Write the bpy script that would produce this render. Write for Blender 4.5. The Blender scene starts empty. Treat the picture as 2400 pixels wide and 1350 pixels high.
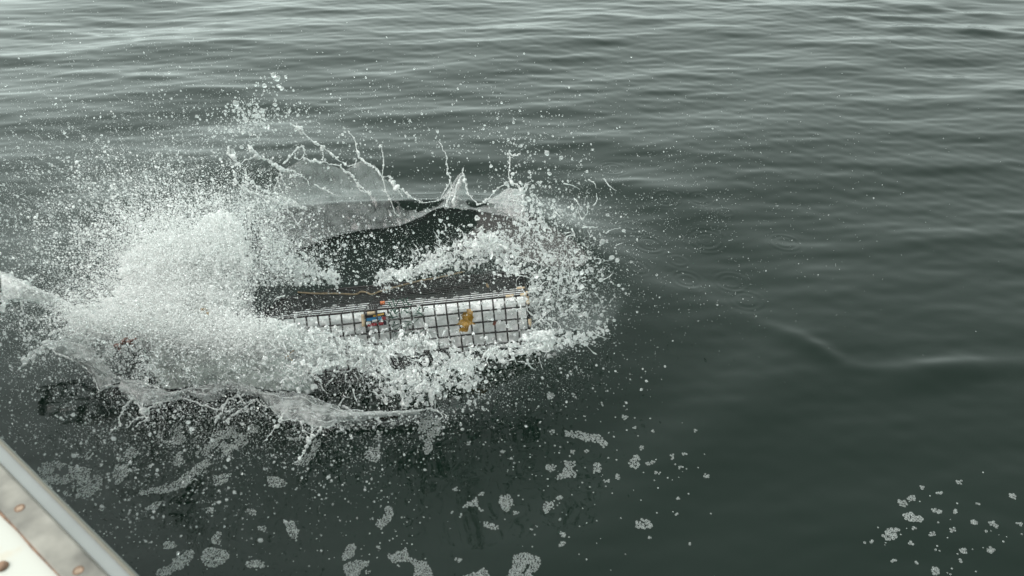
import bpy, math, random
import numpy as np
from mathutils import Vector, Matrix, noise as mnoise

rng = np.random.default_rng(7)
random.seed(7)
scene = bpy.context.scene
COL = scene.collection

# ------------------------------------------------------------------ camera
CAM_H, PITCH, LENS = 1.73, math.radians(36.5), 28.0
FPX = LENS / 36.0 * 2400.0
cam_data = bpy.data.cameras.new('camera')
cam_data.lens = LENS
cam_data.sensor_width = 36.0
cam_data.clip_start = 0.05
cam_data.clip_end = 6000.0
cam_data.dof.use_dof = True
cam_data.dof.focus_distance = 2.65
cam_data.dof.aperture_fstop = 3.2
cam = bpy.data.objects.new('camera', cam_data)
cam.location = (0, 0, CAM_H)
cam.rotation_euler = (math.pi / 2 - PITCH, 0, 0)
COL.objects.link(cam)
scene.camera = cam

# ------------------------------------------------------------------ sky and sun (overcast)
SUN_EL, SUN_AZ = math.radians(48), math.radians(-97)
SKY_LO, SKY_HI = 0.69, 1.26
world = bpy.data.worlds.new('World')
scene.world = world
world.use_nodes = True
wn, wl = world.node_tree.nodes, world.node_tree.links
wn.clear()
w_out = wn.new('ShaderNodeOutputWorld')
w_bg = wn.new('ShaderNodeBackground')
w_sky = wn.new('ShaderNodeTexSky')
w_sky.sky_type = 'NISHITA'
w_sky.sun_disc = False
w_sky.sun_elevation = SUN_EL
w_sky.sun_rotation = SUN_AZ
w_sky.dust_density = 2.5
w_sky.air_density = 1.5
w_bw = wn.new('ShaderNodeRGBToBW')
w_tint = wn.new('ShaderNodeMix'); w_tint.data_type = 'RGBA'; w_tint.blend_type = 'MULTIPLY'
w_tint.inputs['Factor'].default_value = 1.0
w_tint.inputs[7].default_value = (0.872, 1.0, 0.958, 1)
w_flat = wn.new('ShaderNodeMix'); w_flat.data_type = 'RGBA'          # cloud layer evens the sky out
w_flat.inputs['Factor'].default_value = 0.72
w_flat.inputs[7].default_value = (6.45, 7.4, 7.1, 1)
wl.new(w_sky.outputs[0], w_bw.inputs[0])
wl.new(w_bw.outputs[0], w_tint.inputs[6])
wl.new(w_tint.outputs[2], w_flat.inputs[6])
# a brighter bank of thin cloud low over the water ahead, brightest to the left
w_tc = wn.new('ShaderNodeTexCoord')
w_dot = wn.new('ShaderNodeVectorMath'); w_dot.operation = 'DOT_PRODUCT'
_a, _e = math.radians(-34), math.radians(18)
w_dot.inputs[1].default_value = (math.sin(_a) * math.cos(_e), math.cos(_a) * math.cos(_e), math.sin(_e))
w_mr = wn.new('ShaderNodeMapRange'); w_mr.interpolation_type = 'SMOOTHSTEP'
w_mr.inputs['From Min'].default_value = 0.1; w_mr.inputs['From Max'].default_value = 1.0
w_mr.inputs['To Min'].default_value = SKY_LO; w_mr.inputs['To Max'].default_value = SKY_HI
w_mul = wn.new('ShaderNodeVectorMath'); w_mul.operation = 'SCALE'
wl.new(w_tc.outputs['Generated'], w_dot.inputs[0]); wl.new(w_dot.outputs['Value'], w_mr.inputs['Value'])
wl.new(w_flat.outputs[2], w_mul.inputs[0]); wl.new(w_mr.outputs[0], w_mul.inputs['Scale'])
wl.new(w_mul.outputs[0], w_bg.inputs['Color'])
w_bg.inputs['Strength'].default_value = 0.135
wl.new(w_bg.outputs[0], w_out.inputs['Surface'])

sun_data = bpy.data.lights.new('sun', 'SUN')
sun_data.energy = 1.5
sun_data.angle = math.radians(55)
sun_data.color = (1.0, 0.89, 0.87)
sun = bpy.data.objects.new('sun', sun_data)
sd = Vector((math.sin(SUN_AZ) * math.cos(SUN_EL), math.cos(SUN_AZ) * math.cos(SUN_EL), math.sin(SUN_EL)))
sun.rotation_euler = sd.to_track_quat('Z', 'Y').to_euler()
sun.location = sd * 30
COL.objects.link(sun)

scene.view_settings.view_transform = 'Standard'
scene.view_settings.look = 'None'
scene.view_settings.exposure = 0.97
scene.view_settings.gamma = 1.0
scene.render.engine = 'CYCLES'
scene.cycles.use_denoising = True
scene.cycles.max_bounces = 24
scene.cycles.transmission_bounces = 16
scene.cycles.glossy_bounces = 4
scene.cycles.diffuse_bounces = 18
scene.cycles.caustics_reflective = False
scene.cycles.caustics_refractive = True
scene.cycles.sample_clamp_indirect = 12.0

# ------------------------------------------------------------------ helpers
CP, SP = math.cos(PITCH), math.sin(PITCH)
C0 = np.array([0, 0, CAM_H])
FWD = np.array([0, CP, -SP]); UPV = np.array([0, SP, CP]); RGT = np.array([1.0, 0, 0])

def P(px, py, t):
    """world point seen at photo pixel (2400 wide) at optical depth t"""
    px, py, t = np.asarray(px, float), np.asarray(py, float), np.asarray(t, float)
    d = FWD + ((px - 1200) / FPX)[..., None] * RGT - ((py - 675) / FPX)[..., None] * UPV
    return C0 + t[..., None] * d

def tw(px, py, z=0.0):
    """optical depth of the horizontal plane z at that pixel"""
    px, py = np.asarray(px, float), np.asarray(py, float)
    dz = -SP - (py - 675) / FPX * CP
    return (z - CAM_H) / dz

def W(px, py, z=0.0):
    return P(px, py, tw(px, py, z))

def link(o, parent=None):
    COL.objects.link(o)
    if parent is not None:
        o.parent = parent
    return o

def mesh_obj(name, v, f, mat, parent=None, smooth=True):
    """v (n,3) array, f list of index tuples or (m,k) array"""
    me = bpy.data.meshes.new(name)
    v = np.asarray(v, np.float32)
    if isinstance(f, np.ndarray):
        k = f.shape[1]
        me.vertices.add(len(v)); me.vertices.foreach_set('co', v.ravel())
        me.loops.add(f.size); me.loops.foreach_set('vertex_index', f.astype(np.int32).ravel())
        me.polygons.add(len(f))
        me.polygons.foreach_set('loop_start', np.arange(0, f.size, k, dtype=np.int32))
        me.update(calc_edges=True)
        me.validate()
    else:
        me.from_pydata(v.tolist(), [], f)
    me.polygons.foreach_set('use_smooth', np.full(len(me.polygons), smooth))
    me.update()
    if mat is not None:
        me.materials.append(mat)
    return link(bpy.data.objects.new(name, me), parent)

def empty(name, loc=(0, 0, 0)):
    o = bpy.data.objects.new(name, None)
    o.empty_display_size = 0.05
    o.location = loc
    return link(o)

def tag(o, label=None, cat=None, group=None, kind=None):
    if label: o['label'] = label
    if cat: o['category'] = cat
    if group: o['group'] = group
    if kind: o['kind'] = kind
    return o

class MB:
    def __init__(s): s.v, s.f, s.n = [], [], 0
    def add(s, v, f):
        v = np.asarray(v, float)
        s.v.append(v); s.f += [tuple(int(i) + s.n for i in q) for q in f]; s.n += len(v)
    def tube(s, pts, rad, seg=6, cap=True):
        pts = np.asarray(pts, float); n = len(pts)
        rad = np.full(n, rad) if np.isscalar(rad) else np.asarray(rad, float)
        tan = np.gradient(pts, axis=0)
        tan /= np.linalg.norm(tan, axis=1)[:, None] + 1e-12
        ref = np.array([0.13, 0.31, 0.94]) if abs(tan[0] @ np.array([0.13, 0.31, 0.94])) < .9 else np.array([1., 0, 0])
        a = np.arange(seg) / seg * 2 * math.pi
        V = []
        u = np.cross(tan[0], ref)
        for i in range(n):
            u = u - tan[i] * (u @ tan[i]); u /= np.linalg.norm(u) + 1e-12
            w = np.cross(tan[i], u)
            V.append(pts[i] + rad[i] * (np.cos(a)[:, None] * u + np.sin(a)[:, None] * w))
        V = np.concatenate(V)
        F = []
        for i in range(n - 1):
            for j in range(seg):
                k = (j + 1) % seg
                F.append((i * seg + j, i * seg + k, (i + 1) * seg + k, (i + 1) * seg + j))
        if cap:
            F.append(tuple(range(seg))[::-1]); F.append(tuple((n - 1) * seg + j for j in range(seg)))
        s.add(V, F)
    def box(s, c, ax, ay, az, hx, hy, hz):
        c = np.asarray(c, float)
        V = [c + sx * hx * ax + sy * hy * ay + sz * hz * az for sx in (-1, 1) for sy in (-1, 1) for sz in (-1, 1)]
        s.add(V, [(0, 1, 3, 2), (4, 6, 7, 5), (0, 4, 5, 1), (2, 3, 7, 6), (0, 2, 6, 4), (1, 5, 7, 3)])
    def build(s, name, mat, parent=None, smooth=True):
        return mesh_obj(name, np.concatenate(s.v), s.f, mat, parent, smooth)

def spline(pts, n):
    """Catmull-Rom through pts (k,d) -> n points"""
    p = np.asarray(pts, float)
    if len(p) == 2:
        u = np.linspace(0, 1, n)[:, None]; return p[0] * (1 - u) + p[1] * u
    q = np.vstack([2 * p[0] - p[1], p, 2 * p[-1] - p[-2]])
    L = np.concatenate([[0], np.cumsum(np.linalg.norm(np.diff(p, axis=0), axis=1))])
    s = np.linspace(0, L[-1], n)
    i = np.clip(np.searchsorted(L, s, 'right') - 1, 0, len(p) - 2)
    t = ((s - L[i]) / (L[i + 1] - L[i] + 1e-12))[:, None]
    a, b, c, d = q[i], q[i + 1], q[i + 2], q[i + 3]
    return .5 * (2 * b + (c - a) * t + (2 * a - 5 * b + 4 * c - d) * t ** 2 + (3 * b - a - 3 * c + d) * t ** 3)

def vnoise(p, scale, seed=0.0):
    return np.array([mnoise.noise(Vector((x * scale + seed, y * scale - seed, z * scale + 3.1 * seed))) for x, y, z in p])

# ------------------------------------------------------------------ materials
def new_mat(name):
    m = bpy.data.materials.new(name); m.use_nodes = True
    nt = m.node_tree
    return m, nt.nodes, nt.links, nt.nodes['Principled BSDF'], nt.nodes['Material Output']

def plain(name, col, rough=0.5, metal=0.0, var=0.0, scale=20.0, bump=0.0, spec=0.5, coat=0.0):
    m, N, L, b, o = new_mat(name)
    b.inputs['Base Color'].default_value = (*col, 1)
    b.inputs['Roughness'].default_value = rough
    b.inputs['Metallic'].default_value = metal
    b.inputs['Specular IOR Level'].default_value = spec
    b.inputs['Coat Weight'].default_value = coat
    if var > 0 or bump > 0:
        tc = N.new('ShaderNodeTexCoord'); nz = N.new('ShaderNodeTexNoise')
        nz.inputs['Scale'].default_value = scale; nz.inputs['Detail'].default_value = 6
        L.new(tc.outputs['Object'], nz.inputs['Vector'])
        if var > 0:
            r = N.new('ShaderNodeValToRGB')
            r.color_ramp.elements[0].color = (*[c * (1 - var) for c in col], 1)
            r.color_ramp.elements[1].color = (*[min(1, c * (1 + var)) for c in col], 1)
            r.color_ramp.elements[0].position = .3; r.color_ramp.elements[1].position = .7
            L.new(nz.outputs['Fac'], r.inputs[0]); L.new(r.outputs[0], b.inputs['Base Color'])
        if bump > 0:
            bp = N.new('ShaderNodeBump'); bp.inputs['Strength'].default_value = bump; bp.inputs['Distance'].default_value = .002
            L.new(nz.outputs['Fac'], bp.inputs['Height']); L.new(bp.outputs[0], b.inputs['Normal'])
    return m

def water_sheet_mat():
    m, N, L, b, o = new_mat('sea_water')
    b.inputs['Base Color'].default_value = (0.0024, 0.0078, 0.0049, 1)
    b.inputs['Roughness'].default_value = 0.04
    b.inputs['IOR'].default_value = 1.333
    b.inputs['Specular IOR Level'].default_value = 0.40
    tc = N.new('ShaderNodeTexCoord')
    mp = N.new('ShaderNodeMapping'); mp.inputs['Scale'].default_value = (0.55, 1.0, 1.0)
    L.new(tc.outputs['Object'], mp.inputs['Vector'])
    n1 = N.new('ShaderNodeTexNoise'); n1.inputs['Scale'].default_value = 26; n1.inputs['Detail'].default_value = 3
    n2 = N.new('ShaderNodeTexNoise'); n2.inputs['Scale'].default_value = 2.2
    L.new(mp.outputs[0], n1.inputs['Vector']); L.new(tc.outputs['Object'], n2.inputs['Vector'])
    mul = N.new('ShaderNodeMath'); mul.operation = 'MULTIPLY'
    L.new(n1.outputs['Fac'], mul.inputs[0]); L.new(n2.outputs['Fac'], mul.inputs[1])
    bp = N.new('ShaderNodeBump'); bp.inputs['Strength'].default_value = 0.20; bp.inputs['Distance'].default_value = 0.004
    L.new(mul.outputs[0], bp.inputs['Height']); L.new(bp.outputs[0], b.inputs['Normal'])
    return m

def aerated(name, white, col=(0.82, 0.85, 0.84), scale=120.0, rough=0.08, lo=0.35, hi=0.65, bump=0.4, con=0.45):
    """clear water carrying bubbles: clear refraction mixed by a noise with white scattering"""
    m, N, L, b, o = new_mat(name)
    b.inputs['Base Color'].default_value = (0.96, 0.985, 0.975, 1)
    b.inputs['Roughness'].default_value = 0.0
    b.inputs['IOR'].default_value = 1.333
    b.inputs['Transmission Weight'].default_value = 1.0
    if white > 0:
        d = N.new('ShaderNodeBsdfDiffuse'); d.inputs['Color'].default_value = (*col, 1)
        tr = N.new('ShaderNodeBsdfTranslucent'); tr.inputs['Color'].default_value = (*col, 1)
        mx = N.new('ShaderNodeMixShader'); mx.inputs[0].default_value = 0.4
        L.new(d.outputs[0], mx.inputs[1]); L.new(tr.outputs[0], mx.inputs[2])
        tc = N.new('ShaderNodeTexCoord'); nz = N.new('ShaderNodeTexNoise')
        nz.inputs['Scale'].default_value = scale; nz.inputs['Detail'].default_value = 4
        L.new(tc.outputs['Object'], nz.inputs['Vector'])
        mr = N.new('ShaderNodeMapRange')
        mr.inputs['From Min'].default_value = lo; mr.inputs['From Max'].default_value = hi
        mr.inputs['To Min'].default_value = white * (1 - con); mr.inputs['To Max'].default_value = min(1, white * (1 + con))
        L.new(nz.outputs['Fac'], mr.inputs['Value'])
        fin = N.new('ShaderNodeMixShader')
        L.new(mr.outputs[0], fin.inputs[0]); L.new(b.outputs[0], fin.inputs[1]); L.new(mx.outputs[0], fin.inputs[2])
        L.new(fin.outputs[0], o.inputs['Surface'])
        if bump > 0:
            bp = N.new('ShaderNodeBump'); bp.inputs['Strength'].default_value = bump; bp.inputs['Distance'].default_value = .003
            L.new(nz.outputs['Fac'], bp.inputs['Height'])
            L.new(bp.outputs[0], b.inputs['Normal']); L.new(bp.outputs[0], d.inputs['Normal'])
    return m

M_sea = water_sheet_mat()
M_wire = plain('coated_wire', (0.014, 0.012, 0.011), 0.25, var=.4, scale=60)
M_clip = plain('tan_sleeve', (0.42, 0.33, 0.22), 0.7, var=.35, scale=80)
M_rope = plain('tan_rope', (0.20, 0.15, 0.09), 0.8, var=.3, scale=150, bump=.5)
M_kelp = plain('kelp', (0.22, 0.12, 0.012), 0.3, var=.5, scale=50, coat=.3)
M_redweed = plain('red_seaweed', (0.09, 0.028, 0.016), 0.4, var=.4, scale=60)
M_net = plain('green_twine', (0.012, 0.075, 0.045), 0.6, var=.4, scale=90)
M_blue = plain('tag_blue', (0.02, 0.13, 0.26), 0.4)
M_yel = plain('tag_yellow', (0.42, 0.25, 0.03), 0.4)
M_red = plain('tag_red', (0.20, 0.015, 0.02), 0.4)
M_black = plain('tag_black', (0.015, 0.012, 0.02), 0.4)
M_orange = plain('orange_plastic', (0.45, 0.11, 0.02), 0.4)
M_drop = aerated('spray_drop', .26, col=(.92, .94, .93), scale=60, bump=0)
M_strand = aerated('splash_strand', .45, col=(.92, .94, .93), scale=90, bump=.3)
M_film = aerated('splash_film', .26, col=(.95,.97,.96), scale=38, lo=.35, hi=.68, bump=.25, con=.7)
M_rim = aerated('splash_rim', .65, col=(.95, .96, .955), scale=120, bump=.4)
M_fan = aerated('splash_fan', .10, col=(.9,.93,.92), scale=25, lo=.35, hi=.68, bump=.4, con=.55)
M_foam = aerated('white_water', .99, col=(.98, .985, .98), scale=150, bump=.5)
M_chunk = aerated('churned_water', .34, col=(.97, .98, .975), scale=45, bump=.35, con=.95, lo=.38, hi=.62)
M_milky = aerated('milky_water', .66, col=(.62, .66, .63), scale=40, bump=.3)
M_inner = aerated('bubbly_water', .93, col=(.98, .985, .98), scale=60, bump=1.0, con=.12)
M_lace = aerated('foam_lace', .68, col=(.58, .62, .60), scale=300, bump=0)
M_bub = aerated('foam_bubble', .66, col=(.46, .495, .48), scale=300, bump=0)

# ------------------------------------------------------------------ water surface
def make_waves():
    r = np.random.default_rng(11)
    ws = []
    def band(n, l0, l1, slope, spread, base=math.pi / 2, kind=0):
        for _ in range(n):
            lam = math.exp(r.uniform(math.log(l0), math.log(l1)))
            k = 2 * math.pi / lam
            th = base + r.normal(0, spread)
            ws.append((k * math.cos(th), k * math.sin(th), slope / k * math.sqrt(2 / n), r.uniform(0, 2 * math.pi), kind))
    band(8, .75, 2.4, 0.038, .5, math.radians(100), 0)
    band(22, .28, .70, 0.033, .26, math.radians(96), 1)
    band(34, .11, .28, 0.045, .22, math.radians(92), 2)
    band(20, .05, .11, 0.030, .5, math.radians(90), 3)
    return np.array(ws)
WAVES = make_waves()
_l, _r = W(400, 740), W(1440, 740)
_b, _f = W(1000, 492), W(900, 985)
CR_C = np.array([(_l[0] + _r[0]) / 2, (_b[1] + _f[1]) / 2])
CR_A = np.array([(_r[0] - _l[0]) / 2, (_b[1] - _f[1]) / 2])

def sstep(a, b, x):
    t = np.clip((x - a) / (b - a), 0, 1); return t * t * (3 - 2 * t)

RINGS = [(float(W(x, y)[0]), float(W(x, y)[1]), rr, a) for x, y, rr, a in
         [(1560, 470, .05, .8), (1655, 560, .06, .9), (1715, 655, .05, .7), (1480, 530, .04, .8), (1590, 610, .035, .7),
          (1435, 395, .05, .7), (1520, 575, .05, .9), (1640, 470, .04, .7), (1750, 700, .05, .6), (1840, 565, .05, .7),
          (1250, 1090, .05, .6), (1390, 1055, .04, .5), (1100, 1120, .04, .6), (1700, 500, .03, .8), (1610, 655, .045, .8), (1490, 640, .04, .8)]]

def wave_h(x, y):
    x = np.asarray(x, float); y = np.asarray(y, float)
    far = .36 + .64 * sstep(1.5, 3.3, y + .16 * x)
    fade = 1 / (1 + (np.hypot(x, y) / 40.0) ** 2)
    amp = [0.75 + .25 * sstep(1.5, 4, y), far, far * (.75 + .25 * sstep(3, 5, y)), .35 + .65 * far]
    H = [np.zeros_like(x) for _ in range(4)]
    for kx, ky, a, ph, kd in WAVES:
        H[int(kd)] += a * np.sin(kx * x + ky * y + ph)
    h = sum(H[i] * amp[i] for i in range(4))
    m = (H[1] * amp[1] + H[2] * amp[2])
    h = h + 30.0 * m * m                      # sharper crests than troughs
    return h * fade

def ridge(x, y, pts, w, hgt):
    """a wave crest along a polyline on the water"""
    best = np.full(np.shape(x), 1e9); px0, px1 = pts[0][0], pts[-1][0]
    for (x0, y0), (x1, y1) in zip(pts[:-1], pts[1:]):
        dx, dy = x1 - x0, y1 - y0
        t = np.clip(((x - x0) * dx + (y - y0) * dy) / (dx * dx + dy * dy), 0, 1)
        best = np.minimum(best, np.hypot(x - x0 - t * dx, y - y0 - t * dy))
    ramp = sstep(px0, px0 + .45 * (px1 - px0), x) * (.58 + .30 * np.sin(x * 5.1 + y * 7) + .22 * np.sin(x * 13.7 - y * 9))
    return hgt * ramp * np.exp(-(best / w) ** 2)

def wpts(px): return [tuple(W(a, b)[:2]) for a, b in px]
RIDGES = [(wpts([(1590, 712), (1740, 745), (1870, 800), (1980, 862), (2080, 872), (2230, 862), (2440, 846)]), .045, .013),
          (wpts([(1780, 905), (1900, 935), (2060, 905), (2300, 880)]), .04, .004),
          (wpts([(1650, -10), (1770, 12), (1960, 45), (2080, 66), (2240, 70), (2420, 84)]), .075, .020),
          (wpts([(1900, -12), (2050, 4), (2200, 20), (2420, 44)]), .085, .022),
          (wpts([(1560, 1165), (1750, 1235), (1900, 1235), (2080, 1215), (2260, 1235), (2420, 1290)]), .09, .005)]

def crater_r(x, y):
    u, v = (x - CR_C[0]) / CR_A[0], (y - CR_C[1]) / CR_A[1]
    th = np.arctan2(v, u)
    w = 1 + .05 * np.sin(3 * th + .6) + .035 * np.sin(5 * th + 2.1)
    return np.hypot(u, v) / w, th

def water_h(x, y):
    x = np.asarray(x, float); y = np.asarray(y, float)
    r, th = crater_r(x, y)
    back = .5 + .5 * np.sin(th)
    h = wave_h(x, y) * (1 - .75 * np.exp(-(r / 1.15) ** 6))
    u_ = (x - CR_C[0]) / CR_A[0]
    dep = .17 * back + (1 - back) * (.035 + .12 * sstep(.25, -.35, u_))
    bowl = -dep * np.where(r < 1, (1 - r ** 2) ** 1.0, 0)
    rim = (.018 + .050 * back ** 2) * np.exp(-((r - 1.0) / np.where(r < 1, .16, .20)) ** 2)
    ring = .006 * np.sin((r - 1) * 9) * np.exp(-((r - 1.6) / .45) ** 2)
    h = h + bowl + rim + ring
    for p, w, hh in RIDGES:
        h = h + ridge(x, y, p, w, hh)
    for cx, cy, rr, a in RINGS:
        d = np.hypot(x - cx, y - cy)
        h = h + a * .0012 * np.sin(2 * math.pi * d / .026) * np.exp(-((d - rr) / (.5 * rr)) ** 2)
    return h

def axis(lo, hi, step, far, g=1.16):
    core = np.arange(lo, hi + 1e-9, step)
    out = []; s = step; p = core[-1]
    while p < far: s *= g; p += s; out.append(p)
    lo_ = []; s = step; p = core[0]
    while p > -far: s *= g; p -= s; lo_.append(p)
    return np.concatenate([lo_[::-1], core, out])

gx = axis(-3.1, 3.1, .008, 3000); gy = axis(.7, 5.9, .008, 3000)
XX, YY = np.meshgrid(gx, gy)
ZZ = water_h(XX, YY)
nx, ny = len(gx), len(gy)
idx = np.arange(nx * ny).reshape(ny, nx)
quads = np.stack([idx[:-1, :-1], idx[:-1, 1:], idx[1:, 1:], idx[1:, :-1]], -1).reshape(-1, 4)
water = mesh_obj('water', np.stack([XX, YY, ZZ], -1).reshape(-1, 3), quads, M_sea)
tag(water, 'dark grey green sea water with small ripples and a splash hollow', 'water', kind='structure')

# ------------------------------------------------------------------ boat (only its rail is in view)
ZR = 0.62
b0, b1 = W(320, 1350, ZR), W(0, 1030, ZR)
be = (b1 - b0); be[2] = 0; be /= np.linalg.norm(be)
bn = np.array([be[1], -be[0], 0.0])
if bn @ (np.array([0, 0, 0]) - b0) < 0: bn = -bn          # points inboard
bz = np.array([0, 0, 1.0])
def rust_white():
    m, N, L, b, o = new_mat('white_gelcoat')
    tc = N.new('ShaderNodeTexCoord'); nz = N.new('ShaderNodeTexNoise'); nz.inputs['Scale'].default_value = 9; nz.inputs['Detail'].default_value = 8
    L.new(tc.outputs['Object'], nz.inputs['Vector'])
    r = N.new('ShaderNodeValToRGB'); e = r.color_ramp.elements
    e[0].position = .28; e[0].color = (.44, .38, .29, 1); e[1].position = .40; e[1].color = (.44, .44, .40, 1)
    L.new(nz.outputs['Fac'], r.inputs[0]); L.new(r.outputs[0], b.inputs['Base Color'])
    b.inputs['Roughness'].default_value = .6
    return m
M_gel = rust_white()
M_hull = plain('dark_green_hull', (0.025, 0.042, 0.036), 0.4)
M_deck = plain('grey_deck_paint', (0.10, 0.105, 0.10), 0.8, var=.2, scale=6)
M_strip = plain('weathered_strip', (0.185, 0.176, 0.155), 0.8, var=.45, scale=14, bump=.3)
M_edge = plain('bluish_white_edge', (0.19, 0.205, 0.20), 0.6, var=.06, scale=12)
M_dark = plain('brownish_edge_line', (0.16, 0.15, 0.12), 0.6)  # thin brownish line along the rail's outer edge
M_rust = plain('rusty_metal', (0.15, 0.085, 0.05), 0.7, var=.5, scale=120)
M_screw = plain('screw_head', (0.24, 0.17, 0.12), 0.5, metal=.4, var=.3, scale=200)
boat = empty('boat', tuple(b0 * np.array([1, 1, 0])))
BO = np.array(boat.location)
def bpt(s, n, z): return b0 * np.array([1, 1, 0]) + be * s + bn * n + bz * z - BO
def bstrip(name, prof, mat, s0=-2.4, s1=3.4, parent=boat, smooth=False, wob=0.0):
    """extrude a closed (inboard, z) outline along the rail"""
    ss = np.linspace(s0, s1, 120); V = []; k = len(prof)
    for s in ss:
        for (n, z) in prof:
            dn = wob * mnoise.noise(Vector((s * 22, n * 40, 0))) if wob else 0
            V.append(bpt(s, n + dn, z))
    F = [(i * k + j, i * k + (j + 1) % k, (i + 1) * k + (j + 1) % k, (i + 1) * k + j) for i in range(len(ss) - 1) for j in range(k)]
    F += [tuple(range(k))[::-1], tuple((len(ss) - 1) * k + j for j in range(k))]
    return mesh_obj(name, V, F, mat, parent, smooth)
bstrip('hull', [(.012, ZR - .05), (.16, -.25), (.20, -.25), (.075, ZR - .05)], M_hull)
bstrip('gunwale', [(.016, ZR - .050), (.016, ZR - .006), (.020, ZR - .003), (.46, ZR - .003), (.46, ZR - .05)], M_gel)
bstrip('edge_rail', [(0.0, ZR - .055), (-.004, ZR - .02), (-.002, ZR + .002), (.003, ZR + .006), (.006, ZR + .003), (.026, ZR + .001), (.0155, ZR - .055)], M_edge)
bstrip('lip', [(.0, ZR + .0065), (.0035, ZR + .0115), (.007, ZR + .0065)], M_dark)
rub = bstrip('rub_strip', [(.029, ZR - .002), (.029, ZR + .006), (.032, ZR + .008), (.072, ZR + .008), (.075, ZR + .006), (.075, ZR - .002)], M_strip)
bstrip('rust_line', [(.0740, ZR - .002), (.0750, ZR + .0022), (.0780, ZR - .0002), (.0780, ZR - .002)], M_rust, parent=rub, wob=.011)
bstrip('bulwark', [(.40, ZR - .051), (.40, .14), (.44, .14), (.44, ZR - .051)], M_deck)
bstrip('deck', [(.21, .10), (.21, .138), (2.2, .138), (2.2, .10)], M_deck)
sA = (W(78, 1180, ZR) - b0) @ be; sB = (W(218, 1322, ZR) - b0) @ be; ds = sA - sB
for i in range(-6, 12):
    mb = MB(); s = sB + i * ds
    c = bpt(s, .053, ZR + .0075)
    a = np.arange(14) / 14 * 2 * math.pi
    rings = [(.0085, .0), (.0085, .001), (.0065, .0013), (.0058, .0006)]
    V = [c + bz * z + r * (math.cos(q) * be + math.sin(q) * bn) for r, z in rings for q in a]
    F = [(k * 14 + j, k * 14 + (j + 1) % 14, (k + 1) * 14 + (j + 1) % 14, (k + 1) * 14 + j) for k in range(3) for j in range(14)]
    F.append(tuple(42 + j for j in range(14)))
    o = mesh_obj('screw', V, F, M_rust, rub, False)
    V2 = [c + bz * .0013 + .0050 * (math.cos(q) * be + math.sin(q) * bn) for q in a]
    me = o.data; me.materials.append(M_screw); me.polygons[len(me.polygons) - 1].material_index = 1
s9 = (W(4, 1326, ZR) - b0)
mb = MB(); c9 = s9 * np.array([1, 1, 0]) + b0 * np.array([1, 1, 0]) + bz * (ZR - .002) - BO
V = [c9 + r * (math.cos(q) * be + math.sin(q) * bn) + bz * z for r, z in ((.010, 0), (.009, .003), (.004, .004)) for q in np.arange(12) / 12 * 2 * math.pi]
mesh_obj('bolt_head', V, [(k * 12 + j, k * 12 + (j + 1) % 12, (k + 1) * 12 + (j + 1) % 12, (k + 1) * 12 + j) for k in range(2) for j in range(12)] + [tuple(24 + j for j in range(12))], M_rust, boat)
tag(boat, 'white boat rail with a weathered grey strip, rusty screws and bluish edge', 'boat')

# ------------------------------------------------------------------ lobster trap
SQ = .0381
ROT = math.radians(5.6)
TX = math.cos(ROT) * RGT + math.sin(ROT) * UPV            # along the trap, to its other end
TU0 = -math.sin(ROT) * RGT + math.cos(ROT) * UPV
AT = math.radians(9.6)
TD = math.cos(AT) * FWD + math.sin(AT) * TU0              # front to back
TU = math.cos(AT) * TU0 - math.sin(AT) * FWD              # bottom to top
T_TR = P(1236, 691, 2.59)                                  # front top right corner
NXs, NDs, NUs = 24, 14, 9
def TP(a, d, u):
    """point in the trap: a squares left of the near right end, d squares behind the front, u squares below the top"""
    return T_TR - TX * a * SQ + TD * d * SQ - TU * u * SQ
trap = empty('lobster_trap', tuple(TP(12, 7, 9)))
TO = np.array(trap.location)
def wire(mb, p, q, r=.0024, n=9, wob=.0015, seg=6):
    pts = spline([p, q], n)
    off = np.array([[mnoise.noise(Vector(tuple(x * 9 + k * 7))) for k in range(3)] for x in pts]) * wob
    mb.tube(pts + off - TO, r, seg)
def panel(o, eu, ev, nu, nv, parent=trap, skip=None, k=1.0, kc=1.0):
    mb = MB()
    for i in range(nu + 1):
        if skip and skip(i, None): continue
        wire(mb, o + eu * i * SQ, o + eu * i * SQ + ev * nv * SQ, .0036 * k * kc if i in (0, nu) else .0031 * k * kc)
    for j in range(nv + 1):
        wire(mb, o + ev * j * SQ + TD * 0.0005, o + ev * j * SQ + eu * nu * SQ, .0036 * k if j in (0, nv) else .0031 * k, n=16)
    return mb.build('mesh_panel', M_wire, parent)
panel(TP(0, 0, 0), -TX, -TU, NXs, NUs)                    # front
panel(TP(0, NDs, 0), -TX, -TU, NXs, NUs)                  # back
panel(TP(0, 0, 0), -TX, TD, NXs, NDs, k=.56, kc=.45)                     # top
panel(TP(0, 0, NUs), -TX, TD, NXs, NDs)                   # bottom
panel(TP(0, 0, 0), TD, -TU, NDs, NUs)                     # ends
panel(TP(NXs, 0, 0), TD, -TU, NDs, NUs)
panel(TP(14, 0, 0), TD, -TU, NDs, NUs)                    # inner partition
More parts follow.
